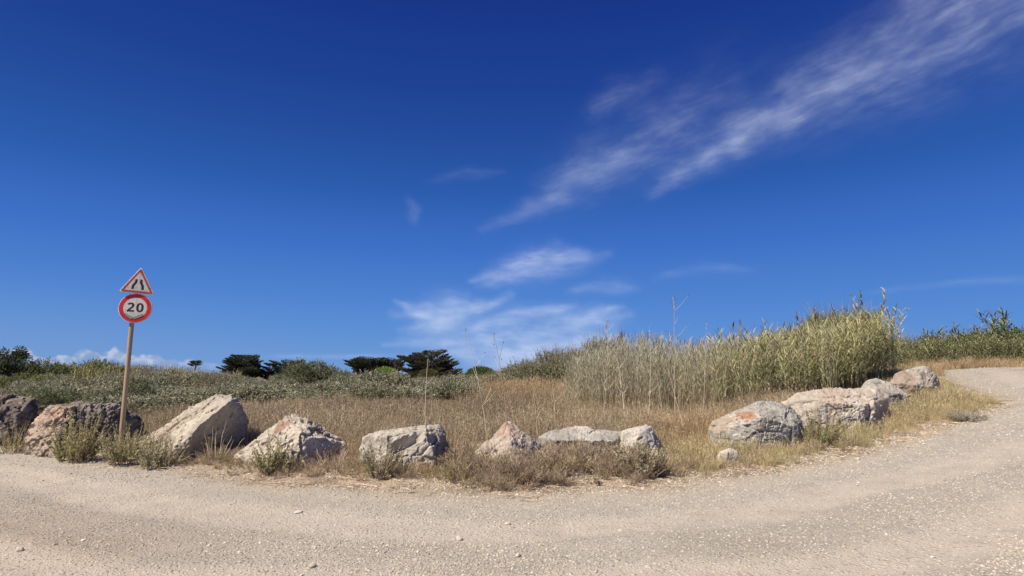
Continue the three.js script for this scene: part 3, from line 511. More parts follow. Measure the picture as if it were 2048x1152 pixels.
// ───────────────────────── verge grass and dead herbs ─────────────────────────
{
  const V = [0, 1, 2, 3].map((k) => tuft(200 + k, 52, .36, .12, .65, .0032, golden, .3, .25)).concat([0, 1].map((k) => tuft(220 + k, 44, .30, .10, .7, .0032, straw, .3, .2)));
  const R = rng(23), P = [];
  for (let i = 0; i < 44000; i++) {
    const x = lerp(-13, 13, R()), z = lerp(-21, -7, R()), d = road(x, z); if (d > -.12 || d < -4.2 || inBoulder(x, z, .42)) continue;
    const right = smooth(1.6, 3.4, x), mid = smooth(-3.5, -1.8, x) * (1 - right);
    let dens = right * smooth(-.05, -.75, d + (fbm2(x * 1.6 + 3, z * 1.6, 3) - .5) * 1.1) * (.9 + .6 * fbm2(x * 1.2, z * 1.2, 3)) + (1 - right) * (.16 + .25 * mid) * smooth(-.5, -1.4, d); if (x > 7) dens *= 1.3;
    dens *= smooth(.28, .5, fbm2(x * .9 + 7, z * .9, 3)) * .75 + .3; if (x > 3 && boulders.some((b) => Math.hypot(b.x - x, b.z - z) < b.r + .3) && R() < .45) dens = 0; if (R() > dens) continue;
    const g = smooth(.45, .7, fbm2(x * .8 + 60, z * .8, 3)), s = (.45 + .65 * R()) * (.5 + .5 * smooth(-.15, -1.2, d)) * (.8 + .3 * right) * (x > 3 ? smooth(-3.6, -1.3, d) * .40 + .58 : 1);
    let c = mix3([1, 1, 1], [.80, .92, .74], g * .6 * right); if (!right) c = mix3([1.02, .94, .92], [.8, .78, .76], R());
    P.push({ x, y: height(x, z, d) - .01, z, ry: R() * 6.28, s, tx: (R() - .5) * .3, tz: (R() - .5) * .3, c: mul3(c, .8 + .4 * R()), v: R() < right * .85 + .1 ? Math.floor(R() * 4) : 4 + Math.floor(R() * 2) });
  }
  stuff('verge_grass', 'grass_tuft', 'yellow dry grass of the verge at the foot of the boulders', 'grass', V, strawMat, P);

  const greyBrown = [[.46, .375, .29], [.40, .325, .25], [.52, .435, .335], [.34, .27, .21]];
  const T = [0, 1, 2, 3].map((k) => twigs(300 + k, 24, .31, .26, greyBrown, .12)).concat([0, 1].map((k) => twigs(320 + k, 22, .30, .24, [[.44, .37, .26], [.38, .32, .22]], .5)));
  const Q = [];
  for (let i = 0; i < 12000; i++) {
    const x = lerp(-12, 12, R()), z = lerp(-18, -7, R()), d = road(x, z); if (d > -.1 || d < -3.4 || inBoulder(x, z, .38)) continue;
    const mid = smooth(-1.6, -.6, x) * smooth(2.5, 1.7, x);
    let dens = mid * smooth(-.2, -.55, d) * .95 + (1 - mid) * (x < -3.2 ? .8 * smooth(-.15, -.5, d) : x < 0 ? .55 * smooth(-.3, -.9, d) : .16 * smooth(-.35, -1.0, d));
    dens = Math.max(dens, .05 * smooth(.1, -.3, d));
    dens *= .35 + .8 * smooth(.3, .55, fbm2(x * 1.0 + 13, z * 1.0, 3)); if (R() > dens) continue;
    const s = (.45 + .65 * R()) * (.5 + .6 * smooth(-.1, -.9, d)) * (.62 + .38 * mid);
    Q.push({ x, y: height(x, z, d) - .01, z, ry: R() * 6.28, s: [s * 1.1, s, s * 1.1], tx: (R() - .5) * .4, tz: (R() - .5) * .4, c: mul3([1, .98, .96], .8 + .4 * R()), v: R() < .75 ? Math.floor(R() * 4) : 4 + Math.floor(R() * 2) });
  }
  stuff('dead_brush', 'twig_clump', 'grey-brown tangle of dead twiggy herbs along the verge', 'brush', T, strawMat, Q);

  // straw and twig litter lying on the sand
  const L = [0, 1, 2].map((k) => { const b = new GB(), r = rng(340 + k); for (let j = 0; j < 9; j++) { const a = r() * 6.28, x = (r() - .5) * .3, z = (r() - .5) * .3, l = .05 + .12 * r(), c = mul3(greyBrown[j % 4], .8 + .6 * r()); b.stem([[x, .004, z], [x + Math.cos(a) * l * .5, .010, z + Math.sin(a) * l * .5], [x + Math.cos(a + .3) * l, .004, z + Math.sin(a + .3) * l]], [.003, .0028, .0015], c); } return b.geo(); });
  const LP = [];
  for (let i = 0; i < 5200; i++) { const x = lerp(-12, 12, R()), z = lerp(-16, -6.8, R()), d = road(x, z); if (d > .25 || d < -2) continue; if (R() > .75 * smooth(.3, -.35, d) * (.3 + fbm2(x * 1.4, z * 1.4, 3))) continue; LP.push({ x, y: height(x, z, d) + .002, z, ry: R() * 6.28, s: .7 + .9 * R(), c: mul3([1, 1, 1], .7 + .6 * R()) }); }
  stuff('straw_litter', 'straw_bits', 'broken straw and twigs strewn on the sand beside the road', 'litter', L, woodMat, LP);
}
// ───────────────────────── loose gravel ─────────────────────────
{
  const V = [0, 1, 2, 3, 4].map((k) => { const g = new THREE.IcosahedronGeometry(1, 1), R = rng(400 + k), p = g.attributes.position, m = new Map(); for (let i = 0; i < p.count; i++) { const key = [p.getX(i), p.getY(i), p.getZ(i)].map((v) => v.toFixed(3)).join(); if (!m.has(key)) m.set(key, .7 + .5 * R()); const s = m.get(key); p.setXYZ(i, p.getX(i) * s * 1.15, p.getY(i) * s * .62, p.getZ(i) * s * .95); } g.deleteAttribute('uv'); g.computeVertexNormals(); g.setAttribute('color', new THREE.Float32BufferAttribute(new Float32Array(p.count * 3).fill(1), 3)); return g; });
  const R = rng(37), P = [], cols = [[.47, .44, .38], [.44, .40, .335], [.41, .38, .33], [.33, .31, .285], [.52, .49, .44], [.42, .36, .29]];
  for (let i = 0; i < 190000; i++) {
    const z = -3.6 - 20 * R() ** 1.9, x = (R() * 2 - 1) * (-z * .95 + .6), d = road(x, z); if (d < -1.2) continue;
    let dens = .35 + .9 * smooth(.42, .68, fbm2(x * .9, z * .9 + 30, 3)) + .5 * smooth(.5, .0, Math.abs(d)) + .3 * smooth(2, 7, x);
    dens *= (1.3 - 1.15 * lane(x, z, d)) * lerp(.55, 1, smooth(-4, 1, x)); if (R() > dens) continue;
    const s = (.0042 + .0068 * R() ** 2 + (R() < .03 ? .009 * R() : 0)) * (1 + .5 * smooth(-6, -12, z)) * (d < 0 ? 1.35 : 1);
    P.push({ x, y: height(x, z, d) + s * .12, z, ry: R() * 6.28, s, tx: (R() - .5) * .7, tz: (R() - .5) * .7, c: mul3(cols[Math.floor(R() * 6)], .75 + .4 * R()) });
  }
  stuff('loose_gravel', 'pebble', 'loose pebbles scattered over the gravel road and its edge', 'gravel', V, new THREE.MeshStandardMaterial({ vertexColors: true, roughness: .95 }), P);
}
// single stones one can pick out
{
  const mk = (seed, sx, sy, sz, c) => { let g = new THREE.IcosahedronGeometry(1, 5); g.deleteAttribute('uv'); g.deleteAttribute('normal'); g = mergeVertices(g, 1e-4); const p = g.attributes.position, col = []; for (let i = 0; i < p.count; i++) { const x = p.getX(i), y = p.getY(i), z = p.getZ(i), r = .72 + .5 * fbm3(x * 1.3 + seed * 7, y * 1.3, z * 1.3, 2) + .12 * noise3(x * 4, y * 4 + seed, z * 4); p.setXYZ(i, x * r * sx, y * r * sy, z * r * sz); col.push(...mul3(c, .8 + .4 * fbm3(x * 5, y * 5, z * 5 + seed, 2))); } g.setAttribute('color', new THREE.Float32BufferAttribute(col, 3)); g.computeVertexNormals(); return new THREE.Mesh(g, rockMat); };
  const put = (px, py, seed, s, c, label) => { let t = 7; for (let k = 0; k < 30; k++) { const p = spot(px, t), c2 = Math.cos(PITCH), s2 = Math.sin(PITCH), v = ((p.y - EYE) * c2 + p.z * s2) / t, y = 576 - v * FOCAL; t *= 1 - (py - y) / 1400; } const p = spot(px, t), o = mk(seed, ...s, c); o.position.set(p.x, p.y + s[1] * .45, p.z); o.rotation.y = seed; tag(add(o, 'stone'), label, 'stone'); };
  put(598, 1025, 1, [.048, .016, .038], [.52, .48, .43], 'flat whitish stone lying on the left half of the gravel road');
  put(918, 1080, 2, [.034, .026, .03], [.46, .41, .375], 'rounded grey-pink stone casting a shadow near the middle of the road');
  put(1015, 1049, 3, [.030, .017, .024], [.48, .44, .39], 'small pale stone on the road, further back than the grey-pink one');
  put(1036, 1113, 4, [.024, .018, .02], [.46, .41, .36], 'small round pebble on the road near the bottom centre');
  put(167, 1081, 5, [.028, .008, .02], [.56, .55, .51], 'flat white chip at the bottom left of the road');
  put(40, 1102, 6, [.03, .022, .026], [.46, .40, .34], 'brown stone near the lower left corner of the road');
  put(625, 1134, 7, [.028, .02, .024], [.40, .36, .32], 'dark grey stone close to the bottom edge of the road');
  put(1716, 919, 8, [.035, .024, .03], [.48, .42, .36], 'pale stone at the grass edge beside the right-hand road');
}

// ───────────────────────── leafy plants on the verge ─────────────────────────
function leafyPlant(seed, o) {
  const R = rng(seed), stems = new GB(), leaves = new GB();
  for (let k = 0; k < o.stems; k++) {
    const a = R() * 6.2832, rr = Math.sqrt(R()), h = o.h * (.45 + .6 * R()) * (1.1 - .4 * rr * rr), out = o.w * rr * .55, b0 = o.w * rr * .5, d = [Math.cos(a), 0, Math.sin(a)], pts = [];
    const ja = (R() - .5) * o.w * .35, jb = (R() - .5) * o.w * .35;
    for (let i = 0; i <= 5; i++) { const s = i / 5; pts.push([d[0] * (out * s ** 1.1 + b0) + ja * s + (R() - .5) * .02, h * (s * 1.1 - .1 * s * s), d[2] * (out * s ** 1.1 + b0) + jb * s + (R() - .5) * .02]); }
    const sc = mul3(o.stemCol ?? [.30, .22, .15], .7 + .6 * R());
    stems.stem(pts, [.0055, .005, .0045, .004, .003, .0015], sc);
    for (let j = 0; j < o.leaves; j++) {
      const s = (o.from ?? .12) + (1 - (o.from ?? .12)) * (j + R() * .6) / o.leaves, f = clamp(s) * 5, i = Math.min(4, Math.floor(f)), t = f - i, p = [0, 1, 2].map((q) => lerp(pts[i][q], pts[i + 1][q], t)), ax = unit(...[0, 1, 2].map((q) => pts[i + 1][q] - pts[i][q]));
      const la = j * 2.4 + R(), u = across(ax, R), v = cross(ax, u), q = unit(...[0, 1, 2].map((n) => ax[n] * (o.up ?? .8) + u[n] * Math.cos(la) + v[n] * Math.sin(la))), sd = unit(...cross(q, ax)), c = mul3(o.cols[Math.floor(R() * o.cols.length)], .75 + .5 * R()), L = o.len * (.6 + .6 * R()) * (1.1 - .45 * s);
      leaves.leaf(p, q, sd, L, L * (o.asp ?? .17), c);
    }
  }
  const G = new THREE.Group(); const S = new THREE.Mesh(stems.geo(), woodMat), F = new THREE.Mesh(leaves.geo(), leafMat); S.name = 'stem'; F.name = 'foliage'; S.userData.kind = 'stuff'; G.add(S, F); return G;
}
const olive = [[.30, .295, .13], [.26, .27, .12], [.36, .34, .17], [.22, .23, .105]], silver = [[.42, .395, .285], [.36, .345, .24], [.48, .45, .33], [.30, .28, .19]], sage = [[.31, .30, .20], [.25, .255, .16], [.37, .35, .24]];
function plant(px, t, seed, o, label, name = 'leafy_plant', category = 'plant', group) { const G = leafyPlant(seed, o), p = spot(px, t); G.position.set(p.x, p.y - .02, p.z); tag(add(G, name), label, category, group); return G; }
plant(150, 9.9, 501, { stems: 80, leaves: 30, h: .84, w: .46, len: .07, cols: olive }, 'olive green bushy plant in front of the dark boulder left of the sign post', 'bushy_plant');
plant(22, 11.1, 502, { stems: 40, leaves: 22, h: .62, w: .4, len: .055, cols: olive }, 'olive green plant below the boulder at the left edge', 'bushy_plant');
plant(262, 9.65, 503, { stems: 90, leaves: 28, h: .66, w: .55, len: .07, cols: olive.concat(sage) }, 'low green shrub spreading round the foot of the sign post', 'bushy_plant');
plant(318, 9.3, 504, { stems: 60, leaves: 26, h: .50, w: .45, len: .065, cols: sage }, 'grey-green plant under the lower end of the tilted slab boulder', 'bushy_plant');
plant(543, 8.6, 505, { stems: 44, leaves: 34, h: .56, w: .32, len: .07, cols: olive.concat(sage), up: 1 }, 'upright green plant in front of the cream peaked boulder', 'bushy_plant');
plant(762, 8.15, 506, { stems: 28, leaves: 36, h: .58, w: .30, len: .07, cols: sage, up: 1 }, 'grey leafy plant in front of the cracked boulder', 'bushy_plant');
plant(1282, 8.35, 507, { stems: 90, leaves: 30, h: .50, w: .40, len: .07, cols: silver, asp: .2 }, 'bushy silver-leaved plant at the road edge below the white boulder', 'bushy_plant');
plant(1194, 7.75, 508, { stems: 7, leaves: 26, h: .22, w: .12, len: .045, cols: silver }, 'tiny silver seedling at the road edge left of the silver-leaved plant', 'bushy_plant');
plant(1640, 10.3, 509, { stems: 34, leaves: 40, h: .74, w: .36, len: .07, cols: [[.17, .20, .10], [.22, .25, .13], [.28, .27, .16]], asp: .14 }, 'dark green plant between the banded boulder and the pink boulder', 'bushy_plant');
plant(722, 7.95, 510, { stems: 9, leaves: 18, h: .16, w: .12, len: .035, cols: [[.58, .42, .28], [.50, .36, .25]] }, 'small withered tan plant on the sand left of the cracked boulder', 'bushy_plant');
plant(905, 8.1, 511, { stems: 6, leaves: 14, h: .16, w: .1, len: .04, cols: [[.60, .55, .44]] }, 'small whitish plant on the sand right of the cracked boulder', 'bushy_plant');
plant(905, 9.0, 512, { stems: 22, leaves: 24, h: .72, w: .26, len: .05, cols: [[.36, .34, .18], [.30, .29, .17], [.42, .38, .24]], up: 1.4, asp: .12 }, 'upright grey-green weed at the right side of the cracked boulder', 'bushy_plant');
plant(1932, 11.5, 513, { stems: 150, leaves: 12, h: .2, w: .42, len: .05, cols: [[.40, .39, .33], [.34, .33, .28], [.46, .44, .38]], up: 1.6, stemCol: [.36, .33, .28] }, 'low grey cushion plant at the road edge on the right', 'cushion_plant');
plant(1110, 15.5, 514, { stems: 12, leaves: 20, h: .62, w: .2, len: .06, cols: [[.30, .33, .12], [.36, .38, .15]] }, 'small fresh green weed standing in the dry field grass', 'bushy_plant');
plant(430, 9.5, 515, { stems: 16, leaves: 5, h: .75, w: .4, len: .03, cols: sage, stemCol: [.42, .34, .25] }, 'bare straggly plant in front of the dark side of the tilted slab', 'dry_plant');
plant(1840, 12.9, 516, { stems: 26, leaves: 6, h: .72, w: .55, len: .03, cols: [[.36, .30, .20]], stemCol: [.28, .215, .16] }, 'bare dark-stemmed plant in front of the rounded last boulder', 'dry_plant');
plant(1150, 8.7, 517, { stems: 28, leaves: 8, h: .62, w: .42, len: .035, cols: sage, stemCol: [.24, .19, .15] }, 'dark-stemmed dead bush in front of the low grey boulder', 'dry_plant');
plant(1035, 8.4, 518, { stems: 28, leaves: 6, h: .52, w: .42, len: .03, cols: [[.40, .33, .26]], stemCol: [.33, .255, .21] }, 'dead brown bush in front of the pyramid-shaped boulder', 'dry_plant');
plant(1225, 8.7, 519, { stems: 26, leaves: 7, h: .66, w: .32, len: .035, cols: sage, stemCol: [.22, .175, .14] }, 'bare dark stems standing just left of the bushy silver-leaved plant', 'dry_plant');
plant(660, 8.75, 520, { stems: 26, leaves: 6, h: .40, w: .38, len: .03, cols: [[.36, .30, .22]], stemCol: [.34, .265, .21] }, 'dead brown bush at the shaded foot of the cream peaked boulder', 'dry_plant');
plant(1700, 10.2, 521, { stems: 20, leaves: 6, h: .5, w: .34, len: .03, cols: [[.42, .36, .26]], stemCol: [.38, .30, .24] }, 'bare brown plant in front of the pink boulder', 'dry_plant');

// ───────────────────────── tall dry stalks ─────────────────────────
function stalk(seed, from, to, o = {}) {
  const R = rng(seed), b = new GB(), L = from.distanceTo(to), pts = [], rad = [], c = o.c ?? [.52, .45, .34], bend = (R() - .5) * .06 * L;
  for (let i = 0; i <= 10; i++) { const s = i / 10, p = from.clone().lerp(to, s); pts.push([p.x - from.x + bend * Math.sin(s * 3.14) + (R() - .5) * .012, p.y - from.y, p.z - from.z]); rad.push((o.r ?? .007) * 1.5 * (1.05 - .8 * s)); }
  b.stem(pts, rad, c, 4);
  for (let k = 0; k < (o.br ?? 6); k++) {
    const i = 4 + Math.floor(R() * 6), p = pts[i], a = R() * 6.2832, q = unit(Math.cos(a) * .7, .75, Math.sin(a) * .5), l = L * (.07 + .1 * R()), e = [p[0] + q[0] * l, p[1] + q[1] * l, p[2] + q[2] * l];
    b.stem([p, [p[0] + q[0] * l * .5, p[1] + q[1] * l * .42, p[2] + q[2] * l * .5], e], [.0036, .003, .0018], c);
    for (let j = 0; j < 4; j++) { const w = unit(q[0] + (R() - .5) * 1.4, 1, q[2] + (R() - .5) * 1.4); b.leaf(e, w, across(w, R), .04, .007, mul3(c, .7)); }
  }
  for (let j = 0; j < 7; j++) { const w = randDir(R), p = pts[10]; b.leaf([p[0], p[1] - .03 * j, p[2]], unit(w[0], .8, w[2]), across(w, R), .05, .008, mul3(c, .6)); }
  return b.geo();
}
for (const [bx, t, tx, ty, label, o] of [
  [978, 10.2, 931, 655, 'tall forked dry stalk left of the pyramid boulder, standing against the clouds', { br: 8 }],
  [1016, 10.0, 988, 668, 'thin dark stalk rising behind the pyramid boulder', { br: 4, c: [.34, .28, .2] }],
  [855, 11, 857, 713, 'straight pale stalk rising behind the cracked boulder', { br: 3, c: [.6, .5, .36] }],
  [1352, 12.4, 1348, 592, 'tallest stalk, rising above the grey reeds', { br: 7, c: [.38, .32, .24], r: .009 }],
  [1200, 13, 1214, 636, 'faint thin stalk left of the tallest one', { br: 6, c: [.50, .42, .34], r: .005 }],
  [1295, 14, 1300, 668, 'pale stalk at the front of the grey reeds', { br: 6, c: [.58, .52, .40], r: .007 }],
  [1252, 13.2, 1232, 700, 'pale forked stalk bending in front of the grey reeds', { br: 9, c: [.64, .57, .45], r: .01 }],
  [1110, 11.6, 1103, 745, 'short brown stalk in the field left of the reeds', { br: 6, c: [.46, .38, .27] }],
  [1330, 11.2, 1312, 742, 'brown stalk rising over the white boulder', { br: 4, c: [.46, .38, .27] }],
  [1147, 10.4, 1144, 797, 'dark stalk behind the low grey boulder', { br: 3, c: [.30, .25, .19] }],
  [1075, 10.8, 1062, 742, 'thin stalk right of the pyramid boulder', { br: 5, c: [.52, .42, .30], r: .005 }],
  [1402, 13.4, 1412, 640, 'thin dry stalk standing over the reeds right of the tallest one', { br: 4, c: [.46, .40, .30], r: .006 }],
  [1375, 12.2, 1330, 715, 'leaning straw stalk beside the tallest one', { br: 4, c: [.58, .50, .36], r: .007 }],
  [560, 12.5, 552, 800, 'short straw stalk behind the cream peaked boulder', { br: 3, c: [.56, .46, .33], r: .005 }],
]) {
  const a = spot(bx, t), e = ray(tx, ty, t + .1), m = new THREE.Mesh(stalk(bx * 7 + 1, a, e, o), woodMat); m.position.copy(a); m.position.y -= .02; tag(add(m, 'dry_stalk'), label, 'plant stalk');
}

// ───────────────────────── reeds ─────────────────────────
function reed(seed, H, nl, len, w, cols, stemCol, o = {}) {
  const R = rng(seed), b = new GB(), pts = [], n = 6, az = R() * 6.28, lean = (o.lean ?? .1) * H * (.4 + R());
  for (let i = 0; i <= n; i++) { const s = i / n; pts.push([Math.cos(az) * lean * s * s, H * s, Math.sin(az) * lean * s * s]); }
  b.stem(pts, pts.map((_, i) => (o.r ?? .008) * (1 - .75 * i / n)), mul3(stemCol, .9 + .2 * R()), 3);
  for (let k = 0; k < nl; k++) {
    const s = lerp(o.from ?? .3, 1, (k + R()) / nl), f = s * n, i = Math.min(n - 1, Math.floor(f)), t = f - i, p = [0, 1, 2].map((q) => lerp(pts[i][q], pts[i + 1][q], t)), a = k * 2.6 + R() * 1.6, L = len * (.6 + .6 * R()) * (1.15 - .45 * s), up = (o.up ?? .9) + R() * .7, d = unit(Math.cos(a), up, Math.sin(a)), dr = (o.droop ?? .5) * (.3 + R()) * L, side = unit(-Math.sin(a), .15 * (R() - .5), Math.cos(a)), c = mul3(cols[Math.floor(R() * cols.length)], .75 + .5 * R()), q = [];
    for (let j = 0; j <= 4; j++) { const u = j / 4; q.push([p[0] + d[0] * L * u, p[1] + d[1] * L * u - dr * u * u, p[2] + d[2] * L * u]); }
    b.ribbon(q, [w * .7, w, w * .85, w * .5, 0], side, c);
  }
  if (o.plume) for (let k = 0; k < 22; k++) { const p = pts[n], w2 = unit((R() - .5) * .9, 1, (R() - .5) * .9); b.leaf([p[0], p[1] - .12 + .01 * k, p[2]], w2, across(w2, R), .11, .006, mul3(o.plume, .7 + .6 * R())); }
  return b.geo();
}
const bedPoly = [[1.9, -19.6], [2.6, -18.0], [4.2, -16.6], [5.6, -15.9], [7.0, -15.7], [8.5, -15.9], [10.3, -16.9], [12.0, -18.4], [12.6, -20], [11, -23], [8, -26], [4, -27], [2.1, -24.5]];
const dryReed = [[.53, .50, .395], [.475, .45, .35], [.585, .55, .44], [.42, .40, .31], [.455, .445, .335]], greenReed = [[.45, .45, .235], [.38, .395, .20], [.52, .50, .28], [.58, .53, .34], [.32, .34, .165], [.54, .48, .34]];
{
  const D = [...Array(8).keys()].map((k) => reed(600 + k, 2.15, 13, .42, .0085, dryReed, [.54, .49, .375], { from: .3, up: 1.5, droop: .35, lean: .09, r: .007 }));
  const G = [...Array(8).keys()].map((k) => reed(620 + k, 2.15, 20, .74, .0165, greenReed, [.52, .47, .33], { from: .3, up: 1.35, droop: .7, lean: .12, r: .009 }));
  const B = [...Array(3).keys()].map((k) => reed(640 + k, 1.7, 5, .3, .008, dryReed.slice(2), [.50, .44, .34], { from: .3, up: 1.2, droop: .5, lean: .22, r: .007 }));
  const bed = bedPoly;
  const R = rng(77), P = [];
  let n = 0;
  while (n < 3300) {
    const x = lerp(1.6, 12.7, R()), z = lerp(-27, -15.6, R()); if (!inPoly(bed, x, z)) continue;
    const px = x / -z, front = z > -20.5 - .1 * x; if (!front && R() < .62) continue;
    n++;
    const green = smooth(.30, .60, px + (fbm2(x * .8, z * .8, 2) - .5) * .22), edge = smooth(.095, .16, px), v = R() < green ? 8 + Math.floor(R() * 8) : R() < .85 ? Math.floor(R() * 8) : 16 + Math.floor(R() * 3); const fore = z > -17.6 && R() < .3;
    const s = (.70 + .36 * R()) * (.9 + .22 * fbm2(x * .9 + 5, z * .9, 2)) * lerp(.80, 1, edge) * (1.05 - .1 * smooth(.2, .34, px) + .05 * smooth(.5, .6, px) + .06 * smooth(.3, .2, px)) * (R() < .05 ? 1.12 : 1);
    P.push({ x, y: height(x, z) - .03, z, ry: R() * 6.28, s, tx: (R() - .5) * (R() < .1 ? .7 : .16), tz: (R() - .5) * (R() < .1 ? .7 : .18) - (px < .16 ? -.12 : 0), c: mul3(mix3([1, 1, 1], [.92, 1.0, .85], R() * .5), .8 + .4 * R()), v: fore ? 16 + Math.floor(R() * 3) : v });
  }
  stuff('reed_bed', 'reed', 'dense reed bed, grey and dry on the left, green-yellow on the right', 'reeds', D.concat(G, B), reedMat, P);

  // canes that stand out above the bed
  const tall = (px, t, H, seed, label, dark) => { const g = reed(seed, H, 16, .55, .022, dark ? [[.17, .17, .09], [.22, .21, .11]] : greenReed, [.36, .33, .2], { from: .45, up: 1.6, droop: .45, lean: .08, r: .011, plume: dark ? [.20, .16, .12] : null }), m = new THREE.Mesh(g, leafMat), p = spot(px, t); m.position.copy(p); m.rotation.y = seed; tag(add(m, 'giant_reed'), label, 'reed'); };
  tall(1768, 18.4, 3.05, 701, 'tallest green cane at the right end of the reed bed');
  tall(1748, 18.8, 2.95, 702, 'bent-tipped cane left of the tallest one', true);
  tall(1733, 18.3, 2.95, 703, 'green leafy cane third from the right end of the reed bed');
  tall(1717, 18.6, 2.75, 704, 'green cane left of the leafy one near the bed\'s right end');
  tall(1790, 18.3, 2.45, 705, 'short cane at the outer right edge of the reed bed');
  tall(1640, 17.8, 2.62, 706, 'cane with a dark drooping tip above the green reeds', true);
  tall(1618, 17.8, 2.5, 707, 'cane with a dark tip, next left of the drooping one', true);
  tall(1540, 17.6, 2.5, 708, 'first green cane right of the grey reeds', false);
  tall(1495, 17.9, 2.5, 709, 'dark-tipped cane above the middle of the reed bed', true);
  tall(1470, 18.2, 2.45, 710, 'slim cane above the middle of the reed bed', true);
  tall(1254, 20, 2.55, 711, 'dark cane tip above the left part of the grey reeds', true);
}
// green canes and grass on the far side of the right-hand road
{
  const G = [...Array(6).keys()].map((k) => reed(660 + k, 1.9, 22, .6, .024, [[.19, .21, .105], [.235, .25, .13], [.31, .315, .175], [.135, .15, .075]], [.25, .24, .14], { from: .12, up: 1.0, droop: .6, lean: .14, r: .01 }));
  const R = rng(88), P = [];
  for (let i = 0; i < 2300; i++) {
    const px = lerp(1775, 2200, R()), t = lerp(20.5, 33, R() ** .8), p = spot(px, t); if (road(p.x, p.z) > -.8 || inPoly(bedPoly, p.x, p.z)) continue;
    const n = fbm2(px * .03, 3, 3), s = (.22 + .58 * n + .24 * R()) * (t / 27) * (R() < .05 ? 1.35 : 1);
    P.push({ x: p.x, y: p.y - .03, z: p.z, ry: R() * 6.28, s, tx: (R() - .5) * .3, tz: (R() - .5) * .3, c: mul3([1, 1, 1], .75 + .5 * R()) });
  }
  for (const [px, t, n, s] of [[2003, 27, 16, 1.25], [1912, 27, 5, 1.0], [1928, 27, 4, 1.0], [1890, 28, 6, .95]]) for (let i = 0; i < n; i++) { const p = spot(px + (R() - .5) * 26, t + R() * 1.2); P.push({ x: p.x, y: p.y - .03, z: p.z, ry: R() * 6.28, s: s * (.75 + .4 * R()), tx: (R() - .5) * .15, tz: (R() - .5) * .15, c: [.9, .95, .9] }); }
  stuff('cane_thicket', 'cane', 'green cane thicket on the far side of the right-hand road', 'cane', G, leafMat, P);
  const V = [0, 1].map((k) => tuft(230 + k, 48, .42, .2, .6, .006, golden.concat(straw), .3, .2)), Q = [];
  for (let i = 0; i < 5000; i++) { const x = lerp(10, 34, R()), z = lerp(-29, -19.5, R()), d = road(x, z); if (d > -.1 || d < -2.6 || inPoly([[1, -16], [11.6, -16], [11.6, -28], [1, -28]], x, z)) continue; Q.push({ x, y: height(x, z, d) - .02, z, ry: R() * 6.28, s: .6 + .6 * R(), tx: 0, tz: 0, c: mul3([1, .95, .9], .75 + .45 * R()) }); }
  stuff('roadside_grass', 'grass_tuft', 'strip of dry grass along the far side of the right-hand road', 'grass', V, strawMat, Q);
}

// ───────────────────────── shrubs ─────────────────────────
function shrubGeo(seed, o) {
  const R = rng(seed), b = new GB(), lobes = [];
  for (let k = 0; k < (o.lobes ?? 9); k++) { const a = R() * 6.28, r = .62 * Math.sqrt(R()), q = 1 - r * r * .9; lobes.push([Math.cos(a) * r, .26 + q * (.28 + .24 * R()), Math.sin(a) * r, .3 + .2 * R()]); }
  for (let k = 0; k < o.n; k++) {
    const L = lobes[Math.floor(R() * lobes.length)], d = randDir(R); if (d[1] < -.55) d[1] *= -1;
    const rr = L[3] * (.72 + .33 * R()); let x = L[0] + d[0] * rr, y = Math.max(.03, L[1] + d[1] * rr * .9), z = L[2] + d[2] * rr;
    const g = unit(d[0] * .7 + (R() - .5) * .7, d[1] * .5 + .55 + R() * .3, d[2] * .7 + (R() - .5) * .7), l = (o.sprig ?? .16) * (.6 + .8 * R()), c = mul3(o.cols[Math.floor(R() * o.cols.length)], .7 + .6 * R());
    const m = o.m ?? 6;
    for (let j = 0; j < m; j++) { const s = j / m, w = unit(g[0] * .9 + (R() - .5) * 1.5, g[1] * .9 + (R() - .5) * 1.3, g[2] * .9 + (R() - .5) * 1.5); b.leaf([x + g[0] * l * s, y + g[1] * l * s, z + g[2] * l * s], w, across(w, R), o.len * (.7 + .6 * R()), o.len * (o.asp ?? .26), c); }
    if (R() < (o.bare ?? .12)) b.ribbon([[x, y, z], [x + g[0] * l * 1.9, y + g[1] * l * 1.9, z + g[2] * l * 1.9]], [.004, .0015], across(g, R), mul3(o.stem ?? [.36, .30, .22], .8 + .4 * R()));
  }
  for (let k = 0; k < 26; k++) { const L = lobes[Math.floor(R() * lobes.length)], e = [L[0] + (R() - .5) * .4, L[1] + .1 * R(), L[2] + (R() - .5) * .4]; b.stem([[L[0] * .15, 0, L[2] * .15], [e[0] * .55, e[1] * .5, e[2] * .55], e], [.016, .011, .005], mul3([.26, .20, .15], .8 + .4 * R())); }
  return b.geo();
}
const SILV = [[.28, .285, .20], [.235, .245, .165], [.335, .34, .245], [.195, .21, .135], [.38, .38, .28]];
